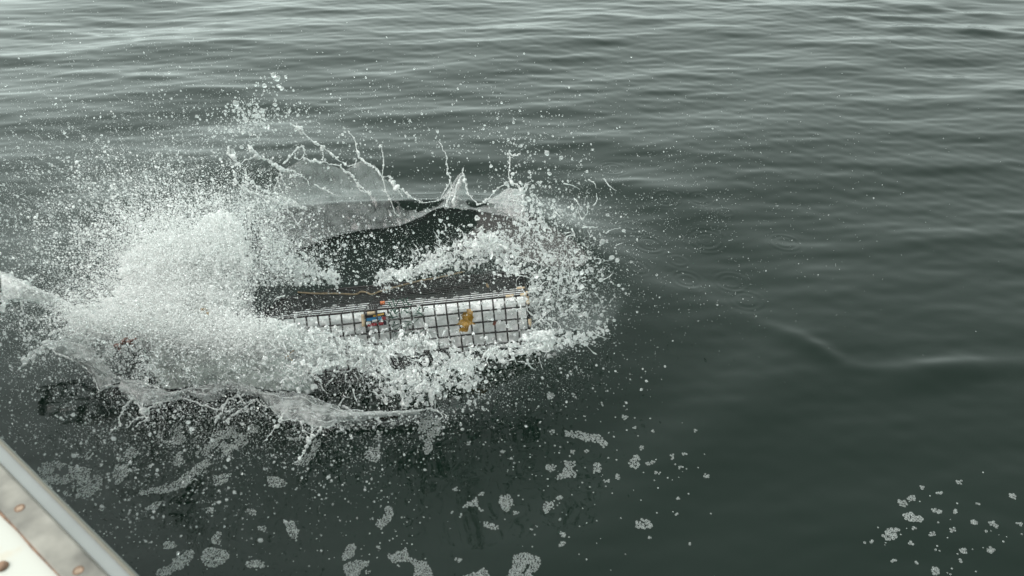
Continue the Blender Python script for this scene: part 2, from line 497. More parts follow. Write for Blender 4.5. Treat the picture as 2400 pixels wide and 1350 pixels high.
# tan sleeves and clips on the frame wires
def sleeve(p, q, r=.0052):
    mb = MB(); n = 8
    pts = spline([p, q], n)
    mb.tube(pts - TO, [r * (1 + .18 * mnoise.noise(Vector(tuple(x * 90)))) for x in pts], 8)
    mb.build('sleeve', M_clip, trap)
for a0, a1 in ((.05, .6), (1.15, 1.85)): sleeve(TP(a0, 0, -.04), TP(a1, 0, -.04))
sleeve(TP(0, 0, .1), TP(0, 0, .8)); sleeve(TP(0, 0, 2.1), TP(0, 0, 2.75)); sleeve(TP(0, 1.2, 0), TP(0, .2, 0), .005); sleeve(TP(.1, 3.6, 0), TP(.8, 3.8, 0), .005)
sleeve(TP(14.15, 0, .3), TP(14.2, 0, 1.35), .0062); sleeve(TP(13.1, 0, .25), TP(13.75, 0, .28), .0068)
# striped tag wired to the front
tg = empty('tag'); tg.parent = trap
tp = lambda a, u, dz=0: TP(a, .10 - dz, u) - TO
def slab(name, a0, a1, u0, u1, mat, th=.003, dz=0.0, skew=0.0):
    mb = MB(); V = []
    for d in (0, th):
        for (a, u) in ((a0, u0), (a1, u0 + skew), (a1, u1 + skew), (a0, u1)):
            V.append(tp(a, u, dz) - TD * d)
    mb.add(V, [(0, 1, 2, 3), (7, 6, 5, 4), (0, 4, 5, 1), (1, 5, 6, 2), (2, 6, 7, 3), (3, 7, 4, 0)])
    return mb.build(name, mat, tg, False)
slab('backing', 12.25, 13.95, .30, 1.42, M_black, .002, 0, .05)
slab('stripe', 12.35, 13.3, .36, .50, M_yel, .003, .03, .10)
slab('stripe', 12.62, 13.9, .62, 1.0, M_blue, .003, .03, .05)
slab('stripe', 12.95, 13.4, .82, 1.0, plain('tag_white', (.45, .45, .45), .4), .004, .06, .04)
slab('stripe', 12.5, 13.9, 1.12, 1.34, M_red, .003, .03, .05)
slab('stripe', 12.25, 12.55, .68, 1.02, M_red, .003, .03, .0)
tb = MB(); tb.tube(spline([TP(12.5, 2.2, -.15), TP(12.9, 2.2, -.15)], 4) - TO, .006, 6); tb.build('orange_clip', M_orange, trap)
# green twine netting hanging inside behind the front
nb = MB(); r_ = np.random.default_rng(5)
for k in range(26):
    a, u = r_.uniform(9.6, 12.2), r_.uniform(.2, 2.6)
    pts = [TP(a, .5, u)]
    for q in range(4):
        a += r_.normal(0, .35); u += r_.normal(0, .35); pts.append(TP(a, .5 + r_.uniform(-.2, .6), u))
    nb.tube(spline(pts, 14) - TO, .0016, 5)
nb.build('netting', M_net, trap); nb = MB()
for k in range(10):
    a, u = r_.uniform(8.6, 10.4), r_.uniform(5.4, 7.4)
    pts = [TP(a, .5, u)]
    for q in range(4):
        a += r_.normal(0, .35); u += r_.normal(0, .35); pts.append(TP(a, .5 + r_.uniform(-.2, .6), u))
    nb.tube(spline(pts, 14) - TO, .0018, 5)
nb.build('netting', M_net, trap)
tag(trap, 'black wire lobster trap tilting into the sea amid the splash', 'lobster trap')

# rope lying across the top panel
def thick_line(name, pts, rad, mat, seg=7, n=80, twist=True):
    pts = spline(pts, n); o = pts.mean(0); mb = MB()
    rr = [rad * (1 + (.18 * math.sin(i * 1.9) if twist else 0)) for i in range(n)]
    mb.tube(pts - o, rr, seg)
    ob = mb.build(name, mat); ob.location = tuple(o); return ob
def top_pt(px, py, lift=.008):
    """point where the pixel's ray meets the trap's top plane"""
    d = P(px, py, 1.0) - C0
    s = ((T_TR + TU * lift - C0) @ TU) / (d @ TU)
    s = min(max(s, 2.4), 3.2)
    return C0 + d * s
rope = thick_line('rope', [top_pt(*q) for q in ((1108, 632), (1040, 648), (980, 659), (930, 672), (893, 682), (872, 690), (858, 685), (845, 684), (832, 690), (790, 688), (740, 688), (690, 685), (640, 684), (590, 684), (560, 688))], .0031, M_rope)
tag(rope, 'thin tan rope lying slack across the top of the trap', 'rope')

# ------------------------------------------------------------------ seaweed
import bmesh
def leaf(name, px, plane_o, lift, mat, crinkle=.006, thick=.0016):
    """a crinkled frond cut from an outline lying in the trap's front plane"""
    jag = random.Random(len(px)); out = []
    for (x0, y0), (x1, y1) in zip(px, px[1:] + px[:1]):
        out.append((x0, y0)); L = math.hypot(x1 - x0, y1 - y0)
        m = int(L / 3.5)
        for k in range(1, m): out.append((x0 + (x1 - x0) * k / m + jag.uniform(-1.2, 1.2), y0 + (y1 - y0) * k / m + jag.uniform(-1.2, 1.2)))
    px = out
    bm = bmesh.new(); vs = []
    n = np.cross(TX, TU); n = n if n @ (C0 - plane_o) > 0 else -n
    for x, y in px:
        d = P(x, y, 1.0) - C0; s = ((plane_o + n * lift - C0) @ n) / (d @ n)
        vs.append(bm.verts.new(C0 + d * s))
    bm.faces.new(vs)
    bmesh.ops.triangulate(bm, faces=bm.faces[:])
    for _ in range(1): bmesh.ops.subdivide_edges(bm, edges=bm.edges[:], cuts=1, use_grid_fill=True)
    for v in bm.verts: v.co += Vector(n) * crinkle * mnoise.noise(v.co * 45) + Vector(TX) * .003 * mnoise.noise(v.co * 80)
    c = sum((v.co for v in bm.verts), Vector()) / len(bm.verts)
    for v in bm.verts: v.co -= c
    g = bmesh.ops.solidify(bm, geom=bm.faces[:], thickness=thick)
    me = bpy.data.meshes.new(name); bm.to_mesh(me); bm.free(); me.materials.append(mat)
    o = link(bpy.data.objects.new(name, me)); o.location = c
    return o
PF = TP(6, 0, 2)
tag(leaf('kelp_frond', [(1094, 724), (1104, 724), (1109, 731), (1107, 738), (1110, 744), (1106, 754), (1116, 760), (1100, 761), (1099, 770), (1096, 777), (1074, 779), (1077, 770), (1086, 765), (1071, 761), (1076, 754), (1084, 748), (1081, 738), (1086, 731), (1094, 733)], PF, .007, M_kelp),
    'ragged golden brown kelp frond caught on the front wires of the trap', 'seaweed')
tag(leaf('red_seaweed', [(1155, 754), (1164, 752), (1163, 759), (1159, 763), (1155, 761)], PF, .006, M_redweed, .003),
    'small scrap of dark red seaweed stuck on the trap front', 'seaweed')
tag(leaf('kelp_scrap', [(1138, 669), (1142, 663), (1146, 671), (1144, 675)], PF + TD * .12, .012, M_rope, .003),
    'tiny tan scrap of weed lying on the trap top', 'seaweed')
def sprig(name, lines, t, rad, mat):
    mb = MB(); allp = np.concatenate([P(*np.array(l, float).T, np.full(len(l), t)) for l in lines]); o = allp.mean(0)
    for l in lines:
        l = np.array(l, float); pts = spline(P(l[:, 0], l[:, 1], t + .02 * np.sin(np.arange(len(l)))), 16)
        mb.tube(pts - o, [rad * (1 + .5 * math.sin(i * 1.3)) * (1 - .4 * i / 16) for i in range(16)], 6)
    ob = mb.build(name, mat); ob.location = tuple(o); return ob
tag(sprig('brown_seaweed', [[(268, 812), (285, 806), (300, 801), (318, 794)], [(285, 806), (292, 796), (300, 792)], [(300, 801), (308, 806), (314, 812)], [(278, 809), (280, 818), (284, 826)]], 2.16, .0045, M_redweed),
    'reddish brown sprig of seaweed below the white plume at far end', 'seaweed')
tag(sprig('curled_seaweed', [[(473, 726), (480, 725), (486, 730), (487, 738)]], 2.33, .004, M_kelp),
    'small golden curl of weed flung in front of the white plume', 'seaweed')
tag(sprig('orange_seaweed', [[(668, 838), (676, 834), (684, 824), (688, 822)], [(676, 834), (680, 840), (690, 852)]], 2.33, .003, M_kelp),
    'thin orange weed strands in the churned water below the trap', 'seaweed')

# ------------------------------------------------------------------ numpy noise
def hash3(i, j, k, s):
    h = (i * 374761393 + j * 668265263 + k * 2147483647 + s * 974634777) & 0xffffffff
    h = ((h ^ (h >> 13)) * 1274126177) & 0xffffffff
    return ((h ^ (h >> 16)) & 0xffffff) / float(0xffffff)
def vn(p, seed=0, octv=1):
    p = np.asarray(p, float)
    if p.shape[-1] == 2: p = np.concatenate([p, np.zeros(p.shape[:-1] + (1,))], -1)
    tot = 0; amp = 1; nrm = 0
    for o in range(octv):
        q = p * (2.03 ** o) + 1000.0
        i = np.floor(q).astype(np.int64); f = q - i; f = f * f * (3 - 2 * f)
        r = 0
        for a in (0, 1):
            for b in (0, 1):
                for c in (0, 1):
                    w = (f[..., 0] if a else 1 - f[..., 0]) * (f[..., 1] if b else 1 - f[..., 1]) * (f[..., 2] if c else 1 - f[..., 2])
                    r = r + w * hash3(i[..., 0] + a, i[..., 1] + b, i[..., 2] + c, seed + o)
        tot = tot + amp * r; nrm += amp; amp *= .55
    return tot / nrm

# ------------------------------------------------------------------ blobs: droplets and lumps of water
def ico(sub):
    bm = bmesh.new(); bmesh.ops.create_icosphere(bm, subdivisions=sub, radius=1)
    v = np.array([x.co[:] for x in bm.verts]); f = np.array([[q.index for q in x.verts] for x in bm.faces]); bm.free()
    return v, f
OCT = (np.array([[1, 0, 0], [-1, 0, 0], [0, 1, 0], [0, -1, 0], [0, 0, 1], [0, 0, -1]], float),
       np.array([[0, 2, 4], [2, 1, 4], [1, 3, 4], [3, 0, 4], [2, 0, 5], [1, 2, 5], [3, 1, 5], [0, 3, 5]]))
TPL = [OCT, ico(1), ico(2), ico(3)]
def rand_rot(n):
    q = rng.normal(size=(n, 4)); q /= np.linalg.norm(q, axis=1)[:, None]
    w, x, y, z = q.T
    return np.stack([1 - 2 * (y * y + z * z), 2 * (x * y - w * z), 2 * (x * z + w * y), 2 * (x * y + w * z), 1 - 2 * (x * x + z * z), 2 * (y * z - w * x),
                     2 * (x * z - w * y), 2 * (y * z + w * x), 1 - 2 * (x * x + y * y)], -1).reshape(n, 3, 3)
def blobs(pos, rad, lvl, deform=.12, stretch=.25, fine=0.0):
    """verts, faces for many blobs of one template"""
    V0, F0 = TPL[lvl]; n = len(pos)
    v = np.repeat(V0[None], n, 0)
    if deform > 0 and lvl > 0:
        for _ in range(3):
            k = rng.normal(size=(n, 1, 3)) * 1.7; ph = rng.uniform(0, 6.28, (n, 1))
            v = v * (1 + deform * np.sin((v * k).sum(-1) + ph))[..., None]
    if fine > 0:
        off = rng.uniform(0, 50, (n, 1, 3))
        d = vn(V0[None] * 2.2 + off, 3, 2) - .5
        v = v * (1 + fine * 2 * d)[..., None]
    sc = np.exp(rng.normal(0, stretch, (n, 1, 3)))
    v = np.einsum('nij,nvj->nvi', rand_rot(n), v * sc)
    v = v * rad[:, None, None] + pos[:, None, :]
    f = F0[None] + (np.arange(n) * len(V0))[:, None, None]
    return v.reshape(-1, 3), f.reshape(-1, 3)
def merge(parts):
    V, F, n = [], [], 0
    for v, f in parts:
        if len(v) == 0: continue
        V.append(v); F.append(f + n); n += len(v)
    return np.concatenate(V), np.concatenate(F)

def gauss(n, cx, cy, sx, sy, rot=0.0):
    g = rng.normal(size=(n, 2)) * (sx, sy); a = math.radians(rot)
    return np.stack([cx + g[:, 0] * math.cos(a) - g[:, 1] * math.sin(a), cy + g[:, 0] * math.sin(a) + g[:, 1] * math.cos(a)], -1)
def along(n, path):
    """path rows: x, y, width"""
    p = np.array(path, float); L = np.concatenate([[0], np.cumsum(np.hypot(*np.diff(p[:, :2], axis=0).T))])
    wgt = np.interp(np.linspace(0, L[-1], 200), L, p[:, 2])
    s = rng.choice(np.linspace(0, L[-1], 200), n, p=wgt / wgt.sum()) + rng.normal(0, L[-1] / 200, n)
    q = np.stack([np.interp(s, L, p[:, k]) for k in range(3)], -1)
    return q[:, :2] + rng.normal(size=(n, 2)) * q[:, 2:3] * .5
def tgauss(n, cx, cy, sx, sy, rot=0.0):
    g = gauss(n * 3, 0, 0, 1, 1); g = g[np.hypot(g[:, 0], g[:, 1]) < 1.55][:n] * (sx, sy)
    return g + (cx, cy)
def clump(pts, scale, thr, seed, soft=.12):
    v = vn(pts / scale, seed, 2)
    return pts[v > thr + rng.normal(0, soft, len(pts))]
def power(n, r0, r1, al=2.2):
    u = rng.uniform(size=n); a, b = r0 ** -al, r1 ** -al
    return (a + u * (b - a)) ** (-1 / al)
def place(px, t0, st, r, zmin=.012):
    t = t0 + rng.normal(0, st, len(px)) if np.isscalar(t0) else t0 + rng.normal(0, st, len(px))
    lim = tw(px[:, 0], px[:, 1], zmin)
    over = t > lim - .02
    t = np.where(over, lim - .02 - np.abs(rng.normal(0, .10, len(px))), t)
    t = np.maximum(t, t0 * .86)
    return P(px[:, 0], px[:, 1], t)

spray_p, spray_r, fine_p, fine_r = [], [], [], []
CLEAR = [(600, 672), (860, 664), (905, 690), (1240, 640), (1240, 690), (900, 728), (860, 766), (690, 764), (640, 745), (590, 738)]
def thin(pts, keep):
    x, y = pts[:, 0], pts[:, 1]; c = np.zeros(len(pts), bool); p = np.array(CLEAR, float); j = len(p) - 1
    for i in range(len(p)):
        c ^= ((p[i, 1] > y) != (p[j, 1] > y)) & (x < (p[j, 0] - p[i, 0]) * (y - p[i, 1]) / (p[j, 1] - p[i, 1] + 1e-12) + p[i, 0]); j = i
    return pts[~c | (rng.uniform(size=len(pts)) < keep)]
def spray(pts, t0, st, r0, r1, al=2.2, white=False):
    pts = thin(pts, .30)
    r = power(len(pts), r0, r1, al); p = place(pts, t0, st, r)
    (fine_p if white else spray_p).append(p); (fine_r if white else spray_r).append(r)
MM = .001
# the far plume at the left end of the trap
spray(gauss(34000, 430, 610, 106, 76), 2.60, .12, .9 * MM, 3.6 * MM, 2.6, True)
spray(gauss(19000, 390, 715, 118, 46), 2.46, .10, .9 * MM, 3.4 * MM, 2.6, True)
spray(gauss(14000, 560, 780, 92, 30), 2.33, .06, .9 * MM, 3.4 * MM, 2.6, True)
spray(along(14000, [(140, 728, 50), (260, 752, 54), (420, 786, 64), (640, 800, 60)]), 2.34, .07, .9 * MM, 3.4 * MM, 2.6, True)
spray(clump(gauss(17000, 420, 560, 135, 90), 40, .48, 1), 2.65, .2, .8 * MM, 3.8 * MM, 2.6, True)
spray(clump(gauss(10500, 250, 560, 110, 105), 30, .50, 2), 2.62, .22, .9 * MM, 5 * MM, 2.6, True)
spray(clump(gauss(9500, 130, 500, 130, 105), 26, .50, 3), 2.7, .25, .8 * MM, 4.2 * MM, 2.7)
spray(clump(gauss(7000, 400, 440, 130, 75), 22, .52, 4), 2.75, .25, .9 * MM, 5 * MM, 2.6)
spray(clump(gauss(4500, 540, 490, 70, 60), 24, .49, 5), 2.75, .2, 1.0 * MM, 5.5 * MM, 2.4)
spray(clump(gauss(6000, 640, 600, 60, 65), 30, .48, 6), 2.7, .15, 1.0 * MM, 6 * MM, 2.4)
spray(clump(gauss(6000, 100, 660, 110, 70), 30, .49, 7), 2.5, .2, .9 * MM, 5 * MM, 2.5)
spray(clump(gauss(3200, 90, 800, 100, 40), 24, .50, 8), 2.2, .12, .9 * MM, 6 * MM, 2.4)
spray(clump(gauss(3600, 270, 800, 55, 40), 16, .46, 9), 2.25, .1, 1.0 * MM, 5 * MM, 2.4)
def streaks(n, cx, cy, sx, sy, ox, oy, t0, st, per=34, l0=25, l1=110, white=True, r1=3.2):
    """threads of drops flung outward from (ox, oy)"""
    for x, y in gauss(n, cx, cy, sx, sy):
        d = np.array([x - ox, y - oy]); d /= np.hypot(*d) + 1e-6
        a = rng.normal(0, .18); d = np.array([d[0] * math.cos(a) - d[1] * math.sin(a), d[0] * math.sin(a) + d[1] * math.cos(a)])
        u = rng.uniform(0, 1, per) ** 1.4; L = rng.uniform(l0, l1)
        q = np.array([x, y]) + u[:, None] * L * d + np.stack([-d[1] * u * u, d[0] * u * u], -1) * rng.normal(0, 10) + rng.normal(size=(per, 2)) * 1.6
        spray(q, t0 + rng.normal(0, st), .012, .8 * MM, r1 * MM, 2.4, white)
streaks(420, 430, 610, 105, 75, 590, 800, 2.55, .1)
streaks(200, 330, 760, 120, 30, 640, 790, 2.36, .05)
streaks(150, 230, 520, 100, 90, 560, 780, 2.62, .18, 26, 30, 90, False, 4)
streaks(60, 640, 610, 40, 40, 620, 780, 2.65, .1, 26, 20, 60, True, 3.4)
streaks(90, 1290, 640, 50, 90, 1180, 760, 2.55, .1, 16, 20, 70, False, 4.5)
streaks(60, 600, 480, 50, 50, 560, 760, 2.75, .1, 22, 20, 70, True, 3.6)
# the finest mist, drops well under a millimetre, veiling the core and the churn
for n_, g_, t_, s_ in ((26000, (430, 620, 125, 95), 2.52, .12), (16000, (400, 735, 150, 55), 2.34, .08), (12000, (300, 520, 150, 110), 2.6, .2),
                       (14000, (900, 850, 200, 55), 2.22, .05), (9000, (560, 850, 150, 45), 2.14, .05), (8000, (1300, 640, 70, 95), 2.45, .12),
                       (7000, (1080, 610, 110, 40), 2.85, .05), (6000, (640, 560, 80, 70), 2.65, .1), (7000, (520, 985, 220, 50), 1.8, .06), (5000, (120, 760, 100, 70), 2.25, .1)):
    spray(gauss(n_, *g_), t_, s_, .35 * MM, 1.0 * MM, 2.0, True)
# fine mist thinning out to both sides
spray(clump(gauss(3500, 330, 330, 260, 110), 60, .45, 10), 2.9, .35, .9 * MM, 4.5 * MM, 2.4)
spray(gauss(900, 200, 170, 260, 80), 3.1, .4, .8 * MM, 2.5 * MM, 2.6)
spray(clump(gauss(2600, 760, 300, 260, 80), 60, .45, 11), 3.0, .3, .9 * MM, 5 * MM, 2.2)
spray(clump(gauss(3200, 1480, 520, 240, 120), 70, .45, 12), 2.75, .35, .8 * MM, 3 * MM, 2.6)
spray(gauss(900, 1650, 420, 260, 140), 2.9, .35, .8 * MM, 2.2 * MM, 2.8)
spray(clump(gauss(1500, 1180, 330, 160, 90), 50, .45, 13), 2.95, .2, 1.0 * MM, 5 * MM, 2.1)
# knot of drops high above the far crown
spray(clump(gauss(520, 583, 268, 26, 22), 14, .40, 14), 3.0, .06, 1.5 * MM, 6.5 * MM, 1.9)
spray(gauss(130, 590, 292, 40, 26), 3.0, .08, 2 * MM, 8 * MM, 1.8)
spray(gauss(120, 660, 262, 50, 14), 3.0, .08, 1.5 * MM, 7 * MM, 1.8)
spray(gauss(40, 632, 200, 22, 12), 3.0, .05, 2 * MM, 9 * MM, 1.6)
spray(gauss(160, 520, 300, 60, 40), 3.0, .12, 1.5 * MM, 9 * MM, 1.8)
spray(gauss(200, 820, 310, 60, 40), 3.0, .12, 1.2 * MM, 6 * MM, 2.0)
spray(gauss(90, 1210, 345, 26, 24), 2.95, .06, 1.5 * MM, 8 * MM, 1.8)
# over the hollow
spray(clump(gauss(3000, 930, 580, 190, 60), 40, .42, 15), 2.65, .18, 1.1 * MM, 5.5 * MM, 2.2)
spray(clump(gauss(1500, 700, 590, 70, 60), 30, .42, 16), 2.6, .15, 1.1 * MM, 5.5 * MM, 2.2)
# right end
spray(clump(gauss(2400, 1305, 640, 60, 95, 8), 22, .44, 17), 2.55, .15, 1.2 * MM, 7.5 * MM, 2.0)
spray(clump(gauss(1300, 1330, 690, 55, 60), 22, .44, 18), 2.5, .12, 1.3 * MM, 8 * MM, 1.9)
spray(gauss(800, 1240, 520, 40, 60), 2.65, .12, 1.6 * MM, 8 * MM, 1.9)
spray(gauss(900, 1350, 640, 110, 110), 2.55, .2, 1.0 * MM, 5 * MM, 2.2)
spray(along(240, [(1290, 790, 30), (1340, 800, 24), (1400, 790, 20), (1418, 760, 16)]), 2.2, .04, 1.6 * MM, 7 * MM, 1.9)
# on and before the trap
spray(clump(gauss(1800, 900, 690, 170, 40), 24, .42, 19), 2.5, .06, 1.2 * MM, 5.5 * MM, 2.1)
spray(clump(gauss(2200, 850, 850, 190, 55), 26, .44, 20), 2.28, .08, 1.2 * MM, 5.5 * MM, 2.1)
spray(clump(gauss(2200, 500, 865, 110, 30), 30, .44, 41), 2.12, .05, 1.0 * MM, 4.5 * MM, 2.3)
spray(clump(gauss(1500, 345, 865, 35, 35), 22, .42, 42), 2.12, .05, 1.0 * MM, 4.5 * MM, 2.3)
spray(along(200, [(1085, 840, 30), (1110, 890, 30), (1118, 940, 24)]), 2.15, .04, 1.6 * MM, 8 * MM, 1.7)
spray(gauss(700, 1000, 930, 110, 40), 2.1, .06, 1.0 * MM, 4.5 * MM, 2.2)
# foreground, low over the water before the rail
spray(clump(gauss(1900, 330, 1010, 210, 90), 40, .44, 21), 1.75, .1, .7 * MM, 4.2 * MM, 2.3)
spray(clump(gauss(1300, 600, 1080, 210, 90), 40, .44, 22), 1.75, .1, .7 * MM, 4.0 * MM, 2.3)
spray(clump(gauss(700, 300, 1180, 140, 70), 40, .42, 23), 1.65, .06, .8 * MM, 4 * MM, 2.2)
spray(gauss(300, 880, 1040, 120, 50), 1.8, .08, .8 * MM, 4.5 * MM, 2.2)
spray(gauss(260, 1200, 900, 120, 70), 2.0, .08, .8 * MM, 3.5 * MM, 2.2)
spray(clump(gauss(1200, 110, 930, 110, 70), 40, .42, 24), 1.95, .1, .8 * MM, 4.5 * MM, 2.2)

spray(along(1500, [(240, 915, 26), (350, 960, 40), (480, 955, 36), (620, 960, 40), (730, 1000, 40), (860, 985, 26), (1050, 990, 26)]), 1.95, .05, .8 * MM, 4 * MM, 2.2)
sp, sr = np.concatenate(spray_p), np.concatenate(spray_r)
fp, fr = np.concatenate(fine_p), np.concatenate(fine_r)
def proj(p):
    d = p - C0; t = d @ FWD
    return 1200 + (d @ RGT) / t * FPX, 675 - (d @ UPV) / t * FPX, t
# keep spray off the camera side of the rail and inside the water's side of the boat
def outboard(p): return ((p - b0) @ bn) < -.04
ok = outboard(sp) & (sp[:, 2] > .004); sp, sr = sp[ok], sr[ok]
ok = outboard(fp); fp, fr = fp[ok], fr[ok]
X_, Y_, T_ = proj(sp)
app = sr / T_ * FPX
inside = (X_ > 4) & (X_ < 2396) & (Y_ > 4) & (Y_ < 1346)
big = np.argsort(-np.where(inside, app, 0))[:285]
isbig = np.zeros(len(sp), bool); isbig[big] = True
def build_spray(p, r, name, mat, label):
    a = r / proj(p)[2] * FPX * .427
    parts = []
    for lvl, lo, hi in ((0, 0, .75), (1, .75, 2.2), (2, 2.2, 99)):
        m = (a >= lo) & (a < hi)
        if m.any(): parts.append(blobs(p[m], r[m], lvl, .08, .14))
    v, f = merge(parts)
    return tag(mesh_obj(name, v, f, mat), label, 'spray', kind='stuff')
build_spray(sp[~isbig], sr[~isbig], 'spray', M_drop, 'fine spray of small water drops flying around the splash')
build_spray(fp, fr, 'white_spray', M_foam, 'dense white spray in the plume at the far end of the trap')
# the largest drops one by one
ZONES = [('clear water drop flying off the near right end of the trap', 'drops right of the trap', lambda x, y: x > 1180),
         ('clear water drop low over the dark water before the boat rail', 'drops before the boat rail', lambda x, y: y > 930),
         ('clear water drop in the churned water along the trap front', 'drops along the trap front', lambda x, y: y > 700 and x > 560),
         ('clear water drop hanging over the dark hollow behind the trap', 'drops over the hollow', lambda x, y: y > 480 and x > 640),
         ('clear water drop thrown high above the far splash sheets', 'drops above the far splash', lambda x, y: x > 470 and y <= 480),
         ('clear water drop flung out at the left beside the white plume', 'drops beside the white plume', lambda x, y: True)]
drop_meshes = []
for k in range(14):
    v, f = blobs(np.zeros((1, 3)), np.ones(1), 3, .09, .15)
    me = bpy.data.meshes.new('water_drop'); me.from_pydata(v.tolist(), [], f.tolist())
    me.polygons.foreach_set('use_smooth', np.full(len(f), True)); me.materials.append(M_drop); me.update()
    drop_meshes.append(me)
for i in big:
    o = bpy.data.objects.new('water_drop', drop_meshes[int(i) % 14])
    o.location = tuple(sp[i]); o.scale = (sr[i],) * 3
    lab, grp, _ = next(z for z in ZONES if z[2](X_[i], Y_[i]))
    link(o); tag(o, lab, 'water drop', grp)

# ------------------------------------------------------------------ churned white water (lumps)
GAPS = [(800, 905, 62, 50), (935, 848, 26, 22), (668, 832, 24, 22), (645, 812, 16, 14)]      # where the trap's lower wires show through the churn
def lumps(name, label, specs, mat, voxel=.004, rough=.006, lvl=2):
    """many lumps fused into one continuous churned body of water, then roughened"""
    ps, rs = [], []
    for pts, t0, st, r0, r1, al in specs:
        pts = thin(pts, .12)
        for ex, ey, ea, eb in GAPS: pts = pts[((pts[:, 0] - ex) / ea) ** 2 + ((pts[:, 1] - ey) / eb) ** 2 > 1]
        r = power(len(pts), r0, r1, al); ps.append(place(pts, t0, st, r, .0)); rs.append(r)
    p, r = np.concatenate(ps), np.concatenate(rs)
    v, f = blobs(p, r, lvl, .18, .42, .30)
    o = mesh_obj(name, v, f, None)
    md = o.modifiers.new('fuse', 'REMESH'); md.mode = 'VOXEL'; md.voxel_size = voxel; md.use_smooth_shade = True
    dg = bpy.context.evaluated_depsgraph_get(); ev = o.evaluated_get(dg)
    me = bpy.data.meshes.new_from_object(ev)
    old = o.data; o.modifiers.clear(); o.data = me; bpy.data.meshes.remove(old)
    n = len(me.vertices); co = np.empty(n * 3, np.float32); no = np.empty(n * 3, np.float32)
    me.vertices.foreach_get('co', co); me.vertices.foreach_get('normal', no)
    co = co.reshape(-1, 3); no = no.reshape(-1, 3)
    d = (vn(co * 55, 5, 2) - .5) * 1.6 + np.abs(vn(co * 95 + vn(co * 40, 8)[:, None] * 3, 6, 2) - .5) * -1.4
    co = co + no * (d * rough)[:, None]
    me.vertices.foreach_set('co', co.astype(np.float32).ravel())
    me.polygons.foreach_set('use_smooth', np.full(len(me.polygons), True)); me.materials.clear(); me.materials.append(mat); me.update()
    print('lumps', label, n)
    return tag(o, label, 'white water', kind='stuff')
lumps('white_water', 'dense white plume of foaming water at the far end of the trap', [
    (tgauss(1100, 435, 630, 100, 60), 2.70, .07, 5 * MM, 16 * MM, 1.6),
    (tgauss(700, 400, 715, 110, 32), 2.56, .05, 6 * MM, 16 * MM, 1.5),
    (along(700, [(190, 745, 26), (300, 758, 34), (420, 783, 44), (540, 790, 44), (640, 800, 32)]), 2.42, .03, 5 * MM, 14 * MM, 1.6),
    (tgauss(300, 515, 560, 42, 38), 2.72, .05, 5 * MM, 15 * MM, 1.5)], M_foam, .0045, .008)
lumps('white_water', 'churned foam tumbling down the front of the trap', [
    (along(2600, [(610, 760, 42), (690, 812, 60), (790, 842, 66), (880, 858, 70), (980, 858, 78), (1080, 846, 54), (1160, 832, 32), (1290, 800, 28)]), 2.32, .035, 2 * MM, 8 * MM, 1.6),
    (along(1000, [(630, 770, 56), (760, 806, 40), (880, 830, 36), (960, 806, 26), (1010, 788, 22)]), 2.35, .03, 2 * MM, 7.5 * MM, 1.6),
    (along(750, [(900, 870, 54), (960, 905, 54), (1010, 900, 44), (1060, 860, 34)]), 2.2, .03, 2 * MM, 7 * MM, 1.6),
    (tgauss(300, 700, 872, 70, 30), 2.2, .04, 2.5 * MM, 8 * MM, 1.8),
    (tgauss(160, 1268, 792, 30, 15), 2.3, .02, 3 * MM, 10 * MM, 1.7)], M_chunk, .0026, .0042)
lumps('white_water', 'frothy crest of foam along the back edge of the trap', [
    (along(420, [(640, 590, 24), (690, 628, 36), (740, 645, 30), (800, 652, 20)]), 2.82, .04, 2.5 * MM, 10 * MM, 1.7),
    (along(110, [(890, 652, 18), (920, 642, 18)]), 2.95, .03, 2.5 * MM, 9 * MM, 1.7),
    (along(1500, [(930, 648, 14), (1000, 624, 26), (1070, 596, 38), (1120, 574, 46), (1160, 572, 46), (1190, 596, 32)]), 2.98, .04, 2 * MM, 9 * MM, 1.6),
    (tgauss(220, 1140, 567, 20, 14), 2.95, .02, 2.5 * MM, 9 * MM, 1.7),
    (along(300, [(1180, 610, 36), (1215, 640, 32), (1245, 690, 22), (1262, 760, 18)]), 2.72, .04, 2.5 * MM, 8 * MM, 1.7)], M_chunk, .0026, .0042)

def threads(label, sets, mat):
    """short curved ligaments of water tearing out of the churn, as one mass"""
    mb = MB()
    for pts, t0, st, l0, l1, r0, r1, ang, da in sets:
        for x, y in pts:
            L = rng.uniform(l0, l1); a = math.radians(ang + rng.normal(0, da)); c = rng.normal(0, .55)
            u = np.linspace(0, 1, 12); th = a + c * u * 2
            q = np.array([x, y]) + np.cumsum(np.stack([np.cos(th), np.sin(th)], -1), 0) * L / 12 + rng.normal(0, .5, (12, 2))
            t = t0 + rng.normal(0, st) + np.linspace(0, rng.normal(0, .03), 12)
            t = np.minimum(t, tw(q[:, 0], q[:, 1], .0))
            rad = rng.uniform(r0, r1) * (1 - .75 * u) * (1 + .35 * np.sin(u * rng.uniform(8, 20) + rng.uniform(0, 6)))
            mb.tube(P(q[:, 0], q[:, 1], t), np.maximum(rad, .0004), 6)
    return tag(mb.build('white_water', mat), label, 'white water', kind='stuff')
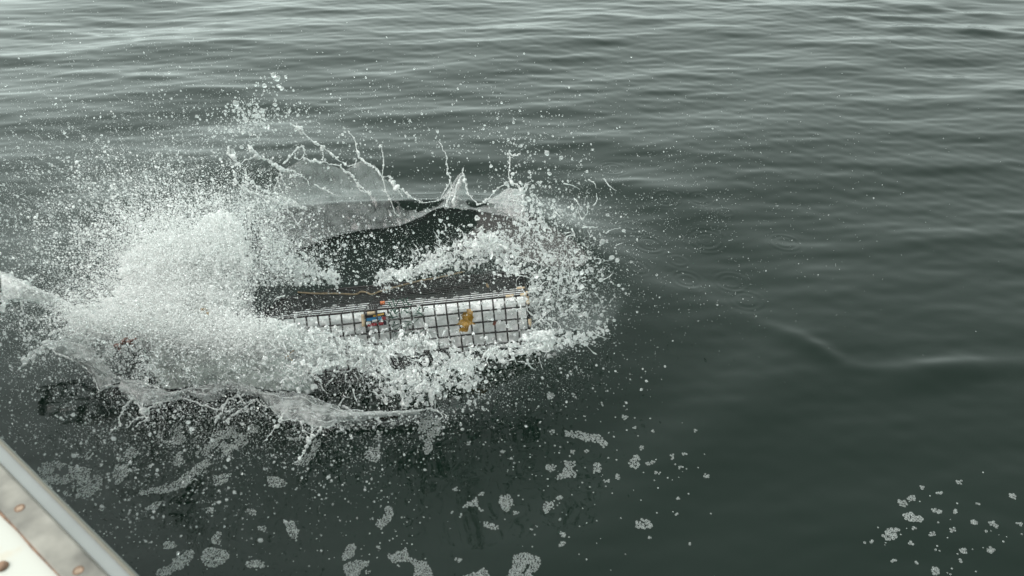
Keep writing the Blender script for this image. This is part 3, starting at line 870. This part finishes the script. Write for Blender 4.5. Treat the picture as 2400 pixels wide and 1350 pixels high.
threads('torn threads of water in the churn round the trap', [
    (along(170, [(620, 770, 60), (720, 815, 90), (850, 850, 100), (980, 850, 110), (1100, 835, 70), (1280, 800, 40)]), 2.24, .05, 14, 46, .0016, .0036, 90, 60),
    (along(50, [(930, 640, 24), (1070, 592, 44), (1170, 580, 50)]), 2.9, .05, 12, 40, .0016, .0034, -60, 50),
    (gauss(110, 1300, 640, 55, 85), 2.5, .1, 14, 50, .0010, .0026, -40, 60),
    (tgauss(160, 450, 610, 130, 95), 2.5, .1, 18, 60, .0010, .0028, -110, 45),
    (tgauss(90, 330, 760, 130, 36), 2.3, .05, 18, 60, .0012, .0030, 180, 35),
    (tgauss(60, 620, 520, 60, 60), 2.7, .08, 14, 46, .0010, .0026, -100, 40)], M_strand)

# bubbly water filling the trap behind its wires
def inner_body():
    mb = MB()
    def sheet(f, nu, nv):
        V = [f(i / nu, j / nv) for j in range(nv + 1) for i in range(nu + 1)]
        mb.add(V, [(j * (nu + 1) + i, j * (nu + 1) + i + 1, (j + 1) * (nu + 1) + i + 1, (j + 1) * (nu + 1) + i) for j in range(nv) for i in range(nu)])
    nz = lambda a, b, s: vn(np.array([[a * 1.3, b * 1.3]]), s, 3)[0] - .5
    front = lambda u, v: TP(.25 + 23.5 * u, .85 + 1.15 * nz(23 * u, 6 * v, 3) + .55 * nz(70 * u, 18 * v, 4) + 1.2 * v * v, .5 + 5.1 * v + .5 * math.sin(u * 9) * v)
    top = lambda u, v: TP(.25 + 23.5 * u, .85 + 1.15 * nz(23 * u, 0, 3) + .55 * nz(70 * u, 0, 4) + 11 * v, .80 + .8 * v + 1.3 * nz(23 * u, 11 * v, 9) * min(1, v * 6))
    sheet(front, 140, 34); sheet(top, 140, 60)
    return mb.build('white_water', M_inner)
tag(inner_body(), 'grey bubbly water filling the inside of the trap behind its wires', 'white water', kind='stuff')

# ------------------------------------------------------------------ splash sheets
def film(name, pairs, parent, mat=M_film, nu=150, nv=34, th=.003, bulge=.02, rip=.004, seed=1, zb=None, zt=None):
    """pairs: (bottom px, bottom py, bottom t, top px, top py, top t)"""
    q = spline(np.array(pairs, float), nu)
    B = P(q[:, 0], q[:, 1], q[:, 2]); T = P(q[:, 3], q[:, 4], q[:, 5])
    v = np.linspace(0, 1, nv)[None, :, None]
    G = B[:, None] * (1 - v) + T[:, None] * v
    G = G + (FWD * bulge)[None, None] * np.sin(v * math.pi)
    du = np.gradient(G, axis=0); dv = np.gradient(G, axis=1)
    N = np.cross(du, dv); N /= np.linalg.norm(N, axis=-1)[..., None] + 1e-9
    uu, vv = np.meshgrid(np.arange(nu) / nu, np.arange(nv) / nv, indexing='ij')
    n1 = vn(np.stack([uu * nu / 15, vv * 2.2], -1), seed, 3) - .5
    n2 = vn(np.stack([uu * nu / 7, vv * 1.5 + uu * 3], -1), seed + 5, 2) - .5
    n3 = np.abs(vn(np.stack([uu * nu / 26 + vv * 2, vv * 7.0 + uu * 9], -1), seed + 9, 2) - .5)
    G = G + N * (rip * 2.4 * n1 + rip * n2 - rip * 1.2 * n3)[..., None]
    t_ = th * (1.2 - .5 * vv)[..., None] * (1 + .5 * n1[..., None])
    A, Bk = G + N * t_ / 2, G - N * t_ / 2
    V = np.concatenate([A.reshape(-1, 3), Bk.reshape(-1, 3)])
    o = nu * nv; F = []
    for i in range(nu - 1):
        for j in range(nv - 1):
            a, b, c, d = i * nv + j, (i + 1) * nv + j, (i + 1) * nv + j + 1, i * nv + j + 1
            F.append((a, b, c, d)); F.append((o + d, o + c, o + b, o + a))
    edge = [i * nv for i in range(nu)] + [(nu - 1) * nv + j for j in range(1, nv)] + [i * nv + nv - 1 for i in range(nu - 2, -1, -1)] + [j for j in range(nv - 2, 0, -1)]
    for k in range(len(edge)):
        a, b = edge[k], edge[(k + 1) % len(edge)]
        F.append((b, a, o + a, o + b))
    FILM_Q[name + str(seed)] = q
    return mesh_obj(name, V, F, mat, parent)
FILM_Q = {}
def strand(parent, px, r=.0035, t=None, z=None, taper=.5, bead=.9, jit=2.0, seed=0, mat=None, name='water_strand', thread=1.0):
    px = np.array(px, float); n = max(14, int(np.hypot(*np.diff(px, axis=0).T).sum() / 3.2))
    r = r * 1.1
    tt = (np.array([t(x, y) if callable(t) else t for x, y in px]) if t is not None else tw(px[:, 0], px[:, 1], np.linspace(z[0], z[1], len(px))))
    q = spline(np.column_stack([px, tt]), n)
    k = np.arange(n)
    q[:, 0] += jit * 2 * (vn(np.stack([k * .30, k * 0 + seed], -1), 11 + seed, 2) - .5)
    q[:, 1] += jit * 2 * (vn(np.stack([k * .30, k * 0 + seed], -1), 31 + seed, 2) - .5)
    rad = r * np.linspace(1, taper, n) * (1 + bead * 2 * (vn(np.stack([k * .42, k * 0 + seed], -1), 51 + seed, 2) - .5) + bead * .5 * np.sin(k * .9 + seed) ** 4)
    rad[0] *= .5; rad[-1] *= .5
    mb = MB(); w3 = P(q[:, 0], q[:, 1], q[:, 2]); mb.tube(w3, rad * (thread if thread < 1 else 1), 8)
    nb_ = int(n * (.85 if thread < 1 else .33))
    ii = rng.integers(0, n, nb_)
    v, f = blobs(w3[ii] + rng.normal(0, .45 if thread < 1 else .55, (nb_, 3)) * r, rad[ii] * rng.uniform(.55, 1.55, nb_) ** 1.4, 2, .12, .30)
    mb.add(v, f)
    m = n // 2                                               # drops shed around the strand
    ii = rng.integers(0, n, m); rr = power(m, .8 * MM, 4 * MM, 2.0)
    fine_p_extra.append(w3[ii] + rng.normal(0, .012, (m, 3))); fine_r_extra.append(rr)
    return mb.build(name, mat or M_strand, parent)
fine_p_extra, fine_r_extra = [], []

def hit(px, py):
    """optical depth at which the pixel's ray meets the real (wavy, hollowed) water"""
    t = np.linspace(.8, 8, 3600); p = P(np.full(3600, px), np.full(3600, py), t)
    below = p[:, 2] < water_h(p[:, 0], p[:, 1])
    return float(t[np.argmax(below)])
YB = [(560, 620), (640, 606), (700, 584), (760, 562), (800, 549), (850, 539), (915, 532), (965, 518), (1000, 500), (1030, 489), (1090, 489), (1150, 498), (1190, 508), (1240, 528), (1280, 545)]
TBX = np.array([x for x, _ in YB], float); TBT = np.array([hit(x, y) for x, y in YB])
TBT[1:-1] = (TBT[:-2] + 2 * TBT[1:-1] + TBT[2:]) / 4
def tb(x, y=None):                                          # depth of the far crown above its foot on the hollow's wall
    return float(np.interp(x, TBX, TBT)) - .02
far = empty('water_splash')
FP = [((640, 606), (590, 456)), ((700, 584), (640, 440)), ((760, 562), (668, 400)), ((800, 549), (715, 374)), ((850, 539), (767, 384)), ((890, 535), (810, 396)), ((915, 532), (850, 378)),
      ((940, 527), (893, 412)), ((965, 518), (925, 436)), ((990, 505), (970, 464)), ((1020, 489), (1007, 477)), ((1045, 485), (1045, 452)), ((1065, 486), (1084, 404)), ((1090, 489), (1101, 460)),
      ((1115, 492), (1121, 476)), ((1150, 498), (1166, 458)), ((1190, 508), (1196, 440)), ((1240, 528), (1228, 462))]
film('water_film', [(b[0], b[1], tb(b[0]) , t_[0], t_[1], tb(b[0]) + .05) for b, t_ in FP], far, mat=M_fan, nu=320, nv=48, seed=2, bulge=.008)
T2 = lambda x, y: tb(x) + .02
for k, (px, r) in enumerate([
    ([(547, 419), (559, 431), (579, 447), (600, 451), (632, 464), (661, 476), (685, 504), (701, 533)], .0040),
    ([(661, 476), (690, 482), (712, 490), (722, 491)], .0030),
    ([(575, 394), (583, 419), (612, 443), (636, 451), (685, 474), (722, 490)], .0040),
    ([(583, 341), (600, 362), (632, 378), (661, 394), (689, 403), (718, 421), (726, 437)], .0050),
    ([(535, 340), (538, 362), (552, 376), (566, 384), (583, 372), (596, 368)], .0040),
    ([(738, 435), (767, 449), (791, 457)], .0035),
    ([(661, 394), (657, 410), (666, 432), (671, 450)], .0030), ([(661, 394), (655, 412), (646, 428), (644, 444)], .0028),
    ([(661, 386), (681, 366), (693, 348), (706, 343), (716, 354), (710, 368), (700, 374), (692, 370), (690, 358)], .0032),
    ([(672, 398), (684, 412), (700, 412), (706, 404)], .0022),
    ([(710, 368), (738, 378), (767, 382), (799, 392), (820, 407), (840, 431), (860, 451), (868, 454)], .0042),
    ([(840, 431), (846, 445), (856, 452)], .0030),
    ([(685, 290), (710, 309), (730, 329), (750, 339), (775, 358), (799, 378), (815, 390)], .0040),
    ([(754, 345), (758, 362), (758, 380)], .0030),
    ([(815, 390), (832, 384), (836, 372), (826, 370)], .0026),
    ([(844, 370), (860, 382), (881, 394), (893, 411), (913, 415), (925, 435), (946, 449), (970, 464), (987, 474), (1007, 476), (1027, 470), (1040, 455), (1048, 439), (1056, 427)], .0030),
    ([(844, 370), (838, 350), (826, 320), (818, 306)], .0028), ([(895, 411), (897, 390), (897, 350), (890, 336)], .0030),
    ([(895, 415), (905, 451), (921, 484), (934, 510)], .0028), ([(913, 415), (930, 443), (942, 464)], .0030),
    ([(1064, 484), (1068, 443), (1080, 415), (1088, 394)], .0036), ([(1046, 484), (1052, 455), (1056, 427)], .0024), ([(1056, 427), (1050, 400), (1044, 362), (1030, 334)], .0022),
    ([(1088, 410), (1092, 436), (1101, 460), (1121, 476), (1141, 470), (1166, 443), (1194, 427)], .0028),
    ([(1194, 427), (1194, 394), (1190, 358)], .0036), ([(1190, 358), (1206, 366), (1219, 358)], .0026), ([(1210, 402), (1200, 415), (1194, 427)], .0030),
    ([(1194, 427), (1212, 436), (1223, 443), (1234, 432), (1246, 430)], .0034), ([(1223, 443), (1227, 476), (1223, 517), (1229, 557)], .0036), ([(1229, 540), (1240, 512), (1250, 500)], .0030),
    ([(1040, 486), (1064, 485), (1092, 489)], .0032)]):
    strand(far, px, r, T2, seed=k + 1, jit=4.0, bead=.7, mat=M_rim, thread=.55)
tag(far, 'clear fan of water sheets and strands rising behind the trap', 'splash')

near = empty('water_splash')
NP = [((286, 920), (286, 886)), ((330, 950), (324, 893)), ((365, 946), (361, 904)), ((402, 937), (402, 917)), ((440, 926), (440, 910)), ((480, 938), (480, 905)), ((511, 938), (505, 900)), ((540, 916), (537, 890)), ((579, 926), (575, 900)),
      ((612, 932), (612, 916)), ((655, 975), (645, 920)), ((690, 985), (687, 918)), ((732, 996), (725, 928)), ((770, 999), (762, 943)), ((800, 986), (800, 957)), ((856, 980), (850, 964)), ((912, 973), (912, 963)), ((984, 968), (972, 959))]
film('water_film', [(b[0], b[1], float(tw(b[0], b[1], .045)), t_[0], t_[1], float(tw(t_[0], t_[1], .07))) for b, t_ in NP], near, mat=M_film, nu=380, nv=34, bulge=-.015, seed=7, rip=.004)
for k, (px, r, z) in enumerate([
    ([(234, 912), (250, 906), (267, 904), (290, 915), (312, 932), (330, 955), (346, 970), (352, 958), (365, 947), (402, 936), (440, 936), (477, 951), (511, 959), (526, 944), (540, 932), (556, 929), (579, 944), (597, 936), (612, 948), (624, 955), (650, 950), (672, 944)], .0030, (.05, .05)),
    ([(672, 944), (664, 966), (657, 985), (680, 982), (702, 985), (718, 990), (732, 996), (750, 1002), (770, 1000), (785, 990), (800, 987), (830, 984), (856, 981), (894, 974), (940, 970), (984, 964)], .0026, (.05, .035)),
    ([(264, 880), (286, 889), (324, 893), (361, 906), (402, 921), (425, 916), (455, 908), (500, 902), (537, 891), (575, 901), (605, 917), (642, 921), (687, 919), (725, 929), (762, 944), (800, 959), (837, 964), (912, 966), (972, 961), (999, 957), (1029, 966), (1036, 975), (1030, 984)], .0024, (.08, .03)),
    ([(999, 957), (1029, 966), (1050, 978), (1066, 990)], .0018, (.03, .015)),
    ([(312, 932), (294, 955), (281, 981), (279, 1000), (256, 1015)], .0036, (.055, .07)),
    ([(346, 970), (330, 978), (312, 985), (297, 1002)], .0036, (.055, .06)), ([(346, 970), (342, 984), (330, 990), (318, 1000)], .0030, (.055, .06)),
    ([(331, 947), (339, 974), (346, 985)], .0042, (.06, .06)),
    ([(534, 936), (519, 966), (507, 981), (504, 996)], .0034, (.05, .06)), ([(597, 936), (567, 959), (545, 974), (537, 996)], .0034, (.05, .06)), ([(585, 962), (560, 966), (540, 972)], .0026, (.05, .05)),
    ([(680, 944), (668, 966), (657, 985), (648, 998), (639, 1007), (632, 1022), (620, 1039)], .0036, (.05, .07)),
    ([(755, 1004), (742, 1016), (729, 1026), (720, 1044), (714, 1060), (700, 1076), (684, 1090)], .0034, (.045, .06)),
    ([(500, 906), (515, 921), (526, 932)], .0022, (.07, .06)), ([(556, 902), (560, 925), (566, 938)], .0022, (.07, .06)), ([(537, 893), (520, 905), (500, 915), (480, 918)], .0024, (.075, .06)),
    ([(708, 988), (708, 1004), (712, 1012)], .0026, (.05, .05)), ([(732, 996), (732, 1008)], .0026, (.05, .05)), ([(884, 975), (890, 990), (886, 996)], .0026, (.04, .04)), ([(790, 988), (792, 1000)], .0024, (.045, .04)),
    ([(740, 1000), (728, 1016), (712, 1014), (720, 1024)], .0026, (.045, .05))]):
    strand(near, px, r * (.8 if k < 4 else .85), z=z, seed=60 + k, jit=4.0, bead=.6, mat=M_rim, thread=1.0 if k < 4 else .40)
def flow_lines(key, parent, lines, r=.0013, mat=None):
    """fine bright ripple lines running along a sheet: (start, end, height start, height end) as fractions"""
    q = FILM_Q[key]; n = len(q)
    for k, (a, b, v0, v1) in enumerate(lines):
        i = np.arange(int(a * (n - 1)), int(b * (n - 1)) + 1, 3); v = np.linspace(v0, v1, len(i)) + .06 * np.sin(np.arange(len(i)) * .5 + k)
        pts = P(q[i, 0] * (1 - v) + q[i, 3] * v, q[i, 1] * (1 - v) + q[i, 4] * v, (q[i, 2] * (1 - v) + q[i, 5] * v) - .006)
        mb = MB(); mb.tube(pts, r * (.5 + np.sin(np.linspace(.15, 3.0, len(i)))) * (1 + .4 * np.sin(np.arange(len(i)) * 1.7)), 6)
        mb.build('water_strand', mat or M_rim, parent)
flow_lines('water_film7', near, [(.02, .30, .75, .85), (.06, .22, .4, .55), (.28, .5, .8, .7), (.45, .78, .85, .8), (.55, .80, .65, .60), (.58, .76, .45, .5), (.62, .74, .3, .2), (.7, .98, .7, .6), (.72, .9, .4, .5), (.1, .2, .2, .35)])
tag(near, 'low curling lip of clear water with dripping fingers before the trap', 'splash')

arch = empty('splash_jet')
def fz(pairs): return [(b[0], b[1], float(tw(b[0], b[1], zb)), t_[0], t_[1], float(tw(t_[0], t_[1], zt))) for b, t_, zb, zt in pairs]
film('water_film', fz([((8, 700), (0, 640), .22, .26), ((40, 700), (53, 662), .22, .26), ((75, 704), (80, 678), .21, .25), ((107, 712), (120, 692), .20, .24), ((141, 728), (150, 708), .18, .22), ((165, 752), (187, 726), .15, .2), ((200, 780), (230, 745), .12, .18)]), arch, M_strand, nu=90, nv=14, bulge=0, seed=12)
for k, (px, r, z) in enumerate([([(-10, 632), (0, 637), (27, 651), (53, 661), (80, 677), (120, 691), (160, 712), (187, 725), (230, 745)], .0055, (.26, .18)),
    ([(0, 688), (11, 701), (40, 701), (75, 704), (107, 712), (141, 725), (160, 749), (190, 776)], .0045, (.22, .12)),
    ([(8, 704), (13, 680), (35, 669), (45, 688), (43, 700)], .0042, (.22, .24)), ([(8, 704), (7, 718), (8, 730)], .0045, (.22, .22)), ([(45, 688), (56, 676), (64, 668)], .003, (.23, .25)), ([(50, 705), (52, 722), (54, 736)], .0026, (.2, .18))]):
    strand(arch, px, r, z=z, seed=90 + k, jit=3.0, bead=.6)
tag(arch, 'forked jet of white water shooting out left from the plume', 'splash')

side = empty('splash_sheet')
film('water_film', fz([((62, 850), (104, 806), .10, .16), ((90, 822), (130, 800), .13, .18), ((122, 814), (150, 797), .14, .18), ((140, 828), (187, 806), .13, .16), ((167, 842), (227, 836), .11, .13), ((200, 862), (256, 868), .09, .10), ((219, 884), (269, 884), .07, .08), ((236, 914), (284, 892), .05, .07)]), side, M_film, nu=130, nv=24, bulge=-.02, seed=15, rip=.005)
film('water_film', fz([((150, 797), (165, 752), .17, .19), ((187, 806), (200, 762), .15, .19), ((215, 826), (222, 775), .12, .17)]), side, M_film, nu=50, nv=16, bulge=-.01, seed=16)
for k, (px, r, z) in enumerate([([(50, 858), (59, 851), (88, 821), (120, 813), (133, 827), (165, 840), (200, 861), (219, 883), (235, 915)], .0030, (.09, .05)),
    ([(99, 803), (147, 797), (187, 805), (227, 835), (256, 867), (269, 883)], .0028, (.16, .08)), ([(60, 845), (100, 815), (150, 806), (195, 830)], .0024, (.12, .12)), ([(110, 790), (125, 778), (150, 770), (168, 760)], .0024, (.16, .18)),
    ([(84, 832), (70, 842), (56, 856)], .0030, (.11, .09)), ([(235, 915), (250, 906), (270, 903)], .0034, (.05, .05)), ([(255, 838), (250, 832), (246, 828)], .003, (.12, .12))]):
    strand(side, px, r, z=z, seed=110 + k, jit=4.0, bead=.8, mat=M_rim)
flow_lines('water_film15', side, [(.02, .8, .85, .8), (.05, .9, .6, .7), (.1, .95, .35, .5), (.2, .98, .15, .3), (.3, .8, .75, .5), (.4, 1, .5, .8), (.15, .5, .5, .2)], .0014)
tag(side, 'arched ribbed sheet of clear water left of the trap front', 'splash')

milk = tag(film('splash_sheet', fz([((270, 890), (285, 800), -.22, -.16), ((330, 905), (350, 800), -.08, 0), ((395, 912), (420, 800), .02, .10), ((450, 905), (470, 805), .06, .15), ((510, 898), (530, 810), .06, .15), ((570, 898), (590, 815), .06, .14), ((630, 914), (640, 830), .05, .12), ((690, 915), (680, 850), .03, .05), ((760, 930), (750, 880), -.16, -.14)]), None, M_milky, nu=120, nv=40, bulge=-.02, seed=21, rip=.006, th=.01),
    'smooth grey green sheet of milky water under the white plume', 'splash')

xp, xr = np.concatenate(fine_p_extra), np.concatenate(fine_r_extra); ok = outboard(xp) & (xp[:, 2] > .004)
build_spray(xp[ok], xr[ok], 'spray', M_rim, 'small bright drops shed along the strands of the splash')

# ------------------------------------------------------------------ foam on the water
def in_poly(pts, poly):
    x, y = pts[:, 0], pts[:, 1]; c = np.zeros(len(pts), bool); p = np.array(poly, float); j = len(p) - 1
    for i in range(len(p)):
        c ^= ((p[i, 1] > y) != (p[j, 1] > y)) & (x < (p[j, 0] - p[i, 0]) * (y - p[i, 1]) / (p[j, 1] - p[i, 1] + 1e-12) + p[i, 0]); j = i
    return c
def darts(cand, d):
    """keep candidates at least d apart (photo px)"""
    cell = {}; keep = []
    for i, (x, y) in enumerate(cand):
        k = (int(x // d), int(y // d))
        if all((x - cand[j][0]) ** 2 + (y - cand[j][1]) ** 2 >= d * d for a in (-1, 0, 1) for b in (-1, 0, 1) for j in cell.get((k[0] + a, k[1] + b), ())):
            cell.setdefault(k, []).append(i); keep.append(i)
    return cand[keep]
_a8 = np.arange(8) / 8 * 2 * math.pi
def bubbles(px, rpx, name, dome=True, rim=.30, mat=None):
    """each bubble: a white rim ring on the water and a low wet dome inside it"""
    w = W(px[:, 0], px[:, 1], 0.0)
    w[:, 2] = water_h(w[:, 0], w[:, 1])
    t = (w - C0) @ FWD
    r = rpx * t / FPX
    V, F = [], []
    cs = np.stack([np.cos(_a8), np.sin(_a8), 0 * _a8], -1)
    prof = [(1.08, -.10), (1.0, .35), (1 - rim, .42), (1 - 1.5 * rim, .12)]
    if dome: prof += [(.35, .22)]
    n = len(w); k = len(prof)
    for rr, z in prof: V.append(w[:, None] + r[:, None, None] * (cs[None] * rr + np.array([0, 0, z])))
    V = np.stack(V, 1).reshape(n, k * 8, 3)
    f0 = [(a * 8 + j, a * 8 + (j + 1) % 8, (a + 1) * 8 + (j + 1) % 8, (a + 1) * 8 + j) for a in range(k - 1) for j in range(8)]
    f0 = np.array(f0); F = f0[None] + (np.arange(n) * k * 8)[:, None, None]
    c = V.reshape(-1, 3).mean(0); c[2] = 0
    o = mesh_obj(name, V.reshape(-1, 3) - c, F.reshape(-1, 4), mat or M_bub)
    o.location = tuple(c)
    return o
def fill(poly, d, hole=None, lace=None, seed=0):
    p = np.array(poly, float); lo, hi = p.min(0), p.max(0)
    m = int((hi - lo).prod() / (d * d) * 9) + 40
    c = rng.uniform(lo, hi, (m, 2)); j = (vn(c / 14, 77 + seed, 2)[:, None] - .5) * 10
    ok = in_poly(c + j, poly)
    if hole is not None: ok &= ~in_poly(c, hole)
    c = c[ok]
    if lace is not None: c = c[vn(c / 22, 40 + seed, 3) > lace + rng.normal(0, .03, len(c))]
    return darts(c * (1, 1.35), d) / (1, 1.35)
def ell(cx, cy, a, b, rot=0, n=16, wob=.15):
    th = np.arange(n) / n * 2 * math.pi; k = 1 + wob * np.sin(2 * th + cx) + wob * .7 * np.sin(3 * th + cy)
    x, y = a * k * np.cos(th), b * k * np.sin(th); r = math.radians(rot)
    return np.stack([cx + x * math.cos(r) - y * math.sin(r), cy + x * math.sin(r) + y * math.cos(r)], -1)
def band_poly(path):
    p = spline(np.array(path, float), 24); d = np.gradient(p[:, :2], axis=0); n = np.stack([-d[:, 1], d[:, 0]], -1); n /= np.linalg.norm(n, axis=1)[:, None]
    return np.concatenate([p[:, :2] + n * p[:, 2:3], (p[:, :2] - n * p[:, 2:3])[::-1]])
def patch(poly, d, label, group=None, hole=None, lace=None, seed=0):
    px = fill(poly, d, hole, lace, seed)
    if len(px) == 0: px = np.array([np.mean(poly, 0)])
    o = bubbles(px, d * rng.uniform(.50, .68, len(px)), 'foam_patch')
    return tag(o, label, 'foam', group)
patch(band_poly([(1324, 1017, 7), (1350, 1017, 8), (1382, 1021, 8), (1405, 1026, 9), (1419, 1041, 6)]), 4.2, 'long sausage shaped raft of foam bubbles floating right of the trap')
patch([(1325, 1075), (1348, 1075), (1350, 1086), (1340, 1092), (1350, 1100), (1345, 1113), (1325, 1112), (1315, 1118), (1303, 1118), (1306, 1108), (1320, 1098), (1324, 1085)], 4.2, 'upright branching foam raft below the sausage shaped one')
patch(np.concatenate([band_poly([(1084, 1182, 2), (1100, 1176, 5), (1114, 1172, 9)])[:24], ell(1135, 1171, 19, 20)[4:14], band_poly([(1084, 1182, 2), (1100, 1176, 5), (1114, 1172, 9)])[24:]]), 3.7, 'foam raft with a thin tail pointing left')
patch(ell(1186, 1172, 16, 17), 3.8, 'round foam raft just right of the tailed one')
patch(band_poly([(1136, 1223, 5), (1150, 1230, 7), (1168, 1230, 5)]), 3.8, 'short foam bar floating below the round raft')
patch(band_poly([(916, 1188, 6), (908, 1206, 9), (885, 1231, 5)]), 3.4, 'slim slanting foam streak low in the middle of the water')
patch([(908, 1302), (925, 1290), (950, 1282), (957, 1305), (980, 1310), (1000, 1318), (1012, 1340), (1016, 1356), (968, 1356), (972, 1325), (960, 1315), (920, 1318)], 3.8, 'large bent foam raft at the bottom edge of the picture')
patch([(1184, 1356), (1198, 1330), (1200, 1318), (1210, 1303), (1235, 1296), (1246, 1306), (1266, 1309), (1262, 1328), (1250, 1347), (1238, 1358)], 3.8, 'foam raft with a dark slit like hole through it', hole=[(1222, 1345), (1232, 1330), (1242, 1318), (1243, 1328), (1234, 1342), (1226, 1349)])
patch([(1078, 1356), (1110, 1342), (1135, 1333), (1146, 1345), (1148, 1356)], 3.8, 'foam raft cut off by the bottom edge between two larger rafts')
patch([(806, 1316), (800, 1300), (812, 1275), (825, 1268), (833, 1280), (827, 1300), (817, 1312)], 3.5, 'upright oval foam raft with a small dark hole')
patch([(806, 1325), (840, 1312), (868, 1313), (845, 1338), (830, 1355), (812, 1355)], 3.5, 'triangular foam raft below the upright oval one')
patch(ell(875, 1072, 17, 20), 4.0, 'roundish lacy foam patch under the front splash lip', lace=.40, seed=1)
patch(ell(890, 1035, 16, 10, -20), 4.0, 'small pale foam patch close under the splash lip', lace=.38, seed=2)
patch([(988, 992), (1010, 983), (1030, 1000), (1035, 1022), (1018, 1030), (1016, 1060), (1000, 1072), (992, 1065), (998, 1045), (983, 1035), (984, 1012)], 4.2, 'tall ragged foam patch hanging below the end of the splash lip', lace=.36, seed=3)
patch(ell(1507, 1227, 21, 10, -5), 5.2, 'wide foam cluster alone right of the middle')
patch(ell(1488, 1081, 16, 13, 30), 5.2, 'plump foam cluster with a small one close at its right')
patch(ell(1285, 1184, 13, 14), 4.8, 'round foam cluster in the column under the branching raft')
patch(ell(1400, 1090, 12, 11), 5.2, 'round foam cluster right of the branching raft')
patch(ell(2088, 1253, 18, 12, -15), 6.0, 'largest foam cluster at far right, lying lowest left of its field')
patch(ell(2138, 1215, 18, 10, 12), 7.0, 'foam ring around one big bubble at far right')
small = [(1290, 938, 8, 10), (1344, 934, 4, 4), (1410, 949, 4, 4), (1466, 976, 8, 6), (1486, 997, 6, 5), (1293, 1012, 7, 7), (1532, 1011, 7, 5), (1631, 1012, 4, 3), (1300, 1041, 5, 4), (1342, 1054, 7, 5), (1377, 1054, 6, 6), (1505, 1050, 6, 6), (1428, 1070, 5, 3), (1290, 1091, 10, 11), (1524, 1084, 13, 6), (1604, 1065, 5, 4), (1576, 1071, 6, 6),
         (1594, 1094, 6, 4), (1542, 1108, 8, 4), (1447, 1113, 5, 9), (1422, 1124, 6, 4), (1657, 1113, 9, 4), (1311, 1161, 10, 6), (1210, 1197, 8, 6), (1320, 1253, 7, 7), (1317, 1275, 11, 7), (1523, 1257, 5, 5), (1619, 1272, 4, 4), (1590, 1165, 4, 3), (1542, 1202, 4, 3), (1587, 1203, 5, 4), (1066, 1142, 8, 5), (1099, 1047, 6, 5), (1056, 1196, 6, 4), (886, 1280, 6, 3), (1075, 1311, 8, 6), (936, 1327, 5, 4), (1177, 1058, 5, 5), (1199, 1074, 4, 4), (1246, 1240, 4, 3), (1079, 1204, 4, 5), (1313, 1216, 4, 3)]
for x, y, a, b in small:
    patch(ell(x, y, a * .85, b * .85, rng.uniform(-20, 20)), 4.0, 'small foam cluster scattered on the dark water right of the middle', 'small foam clusters near the middle')
smallr = [(2138, 1166, 12, 7), (2117, 1180, 12, 10), (2161, 1140, 6, 5), (2248, 1130, 11, 6), (2202, 1155, 6, 4), (2374, 1166, 11, 7), (2292, 1180, 5, 3), (2194, 1197, 15, 7), (2241, 1201, 6, 5), (2141, 1241, 6, 7), (2183, 1252, 10, 8), (2233, 1244, 7, 6), (2282, 1228, 10, 6), (2326, 1232, 11, 8), (2388, 1231, 8, 5), (2308, 1247, 4, 3), (2135, 1274, 6, 4), (2257, 1293, 9, 7), (2319, 1292, 10, 10), (2192, 1339, 12, 12), (2094, 1314, 7, 4), (2192, 1289, 4, 3), (2249, 1316, 4, 3), (2042, 1269, 4, 3), (2026, 1272, 3, 3), (2148, 1321, 4, 3)]
for x, y, a, b in smallr:
    patch(ell(x, y, a * .85, b * .85, rng.uniform(-10, 30)), 4.8, 'small foam cluster among those floating at the far right', 'small foam clusters at far right')
# lacy foam and loose bubbles near the boat: nobody could count them
lace = []
for k, (poly, th) in enumerate([(ell(165, 1122, 66, 44, 15), .42), (band_poly([(312, 1048, 14), (290, 1085, 20), (262, 1132, 6)]), .42), (band_poly([(325, 1152, 5), (400, 1138, 10), (450, 1112, 12), (492, 1078, 8)]), .36), (ell(505, 1062, 50, 26, -20), .46), (ell(548, 1048, 34, 14, -20), .46),
        (ell(420, 1020, 60, 18, -8), .50), (ell(560, 1020, 60, 14, -8), .52), (band_poly([(748, 1040, 6), (730, 1075, 9), (690, 1102, 6)]), .40), (ell(648, 1132, 20, 13), .44), (band_poly([(672, 1215, 10), (688, 1245, 12), (716, 1262, 7)]), .40), (ell(615, 1236, 12, 8), .44), (ell(502, 1308, 34, 22, -25), .38), (band_poly([(452, 1292, 8), (420, 1325, 14), (370, 1354, 8)]), .40),
        (ell(402, 1282, 20, 11), .46), (ell(600, 1325, 22, 9), .42), (band_poly([(512, 1245, 7), (505, 1275, 9)]), .42), (ell(590, 1196, 11, 6), .44), (ell(490, 1192, 14, 7), .46), (ell(240, 1190, 10, 6), .44), (ell(520, 1120, 26, 10, -20), .46), (ell(200, 1070, 30, 8, -35), .50), (ell(830, 1012, 34, 6, 6), .44), (ell(860, 1340, 8, 5), .4),
        (ell(700, 1040, 20, 5), .5), (ell(360, 1185, 20, 7, -25), .5), (ell(430, 1070, 30, 12, -25), .52), (ell(90, 1060, 20, 6, -40), .5)]):
    lace.append(fill(poly, 3.1, None, th, 10 + k))
lace.append(rng.uniform((150, 1000), (1000, 1340), (260, 2)))
lace.append(gauss(130, 1350, 1100, 150, 100)); lace.append(gauss(30, 2230, 1240, 110, 60))
lp = np.concatenate(lace); lp = lp[(lp[:, 1] > 990) | (lp[:, 0] > 1000)]
lw = W(lp[:, 0], lp[:, 1]); lp = lp[((lw - b0) @ bn) < -.03]
tag(bubbles(lp, rng.uniform(.9, 2.2, len(lp)), 'foam_bubbles', rim=.42, mat=M_lace), 'lacy flecks of fine foam and loose bubbles on the water by the boat', 'foam', kind='stuff')
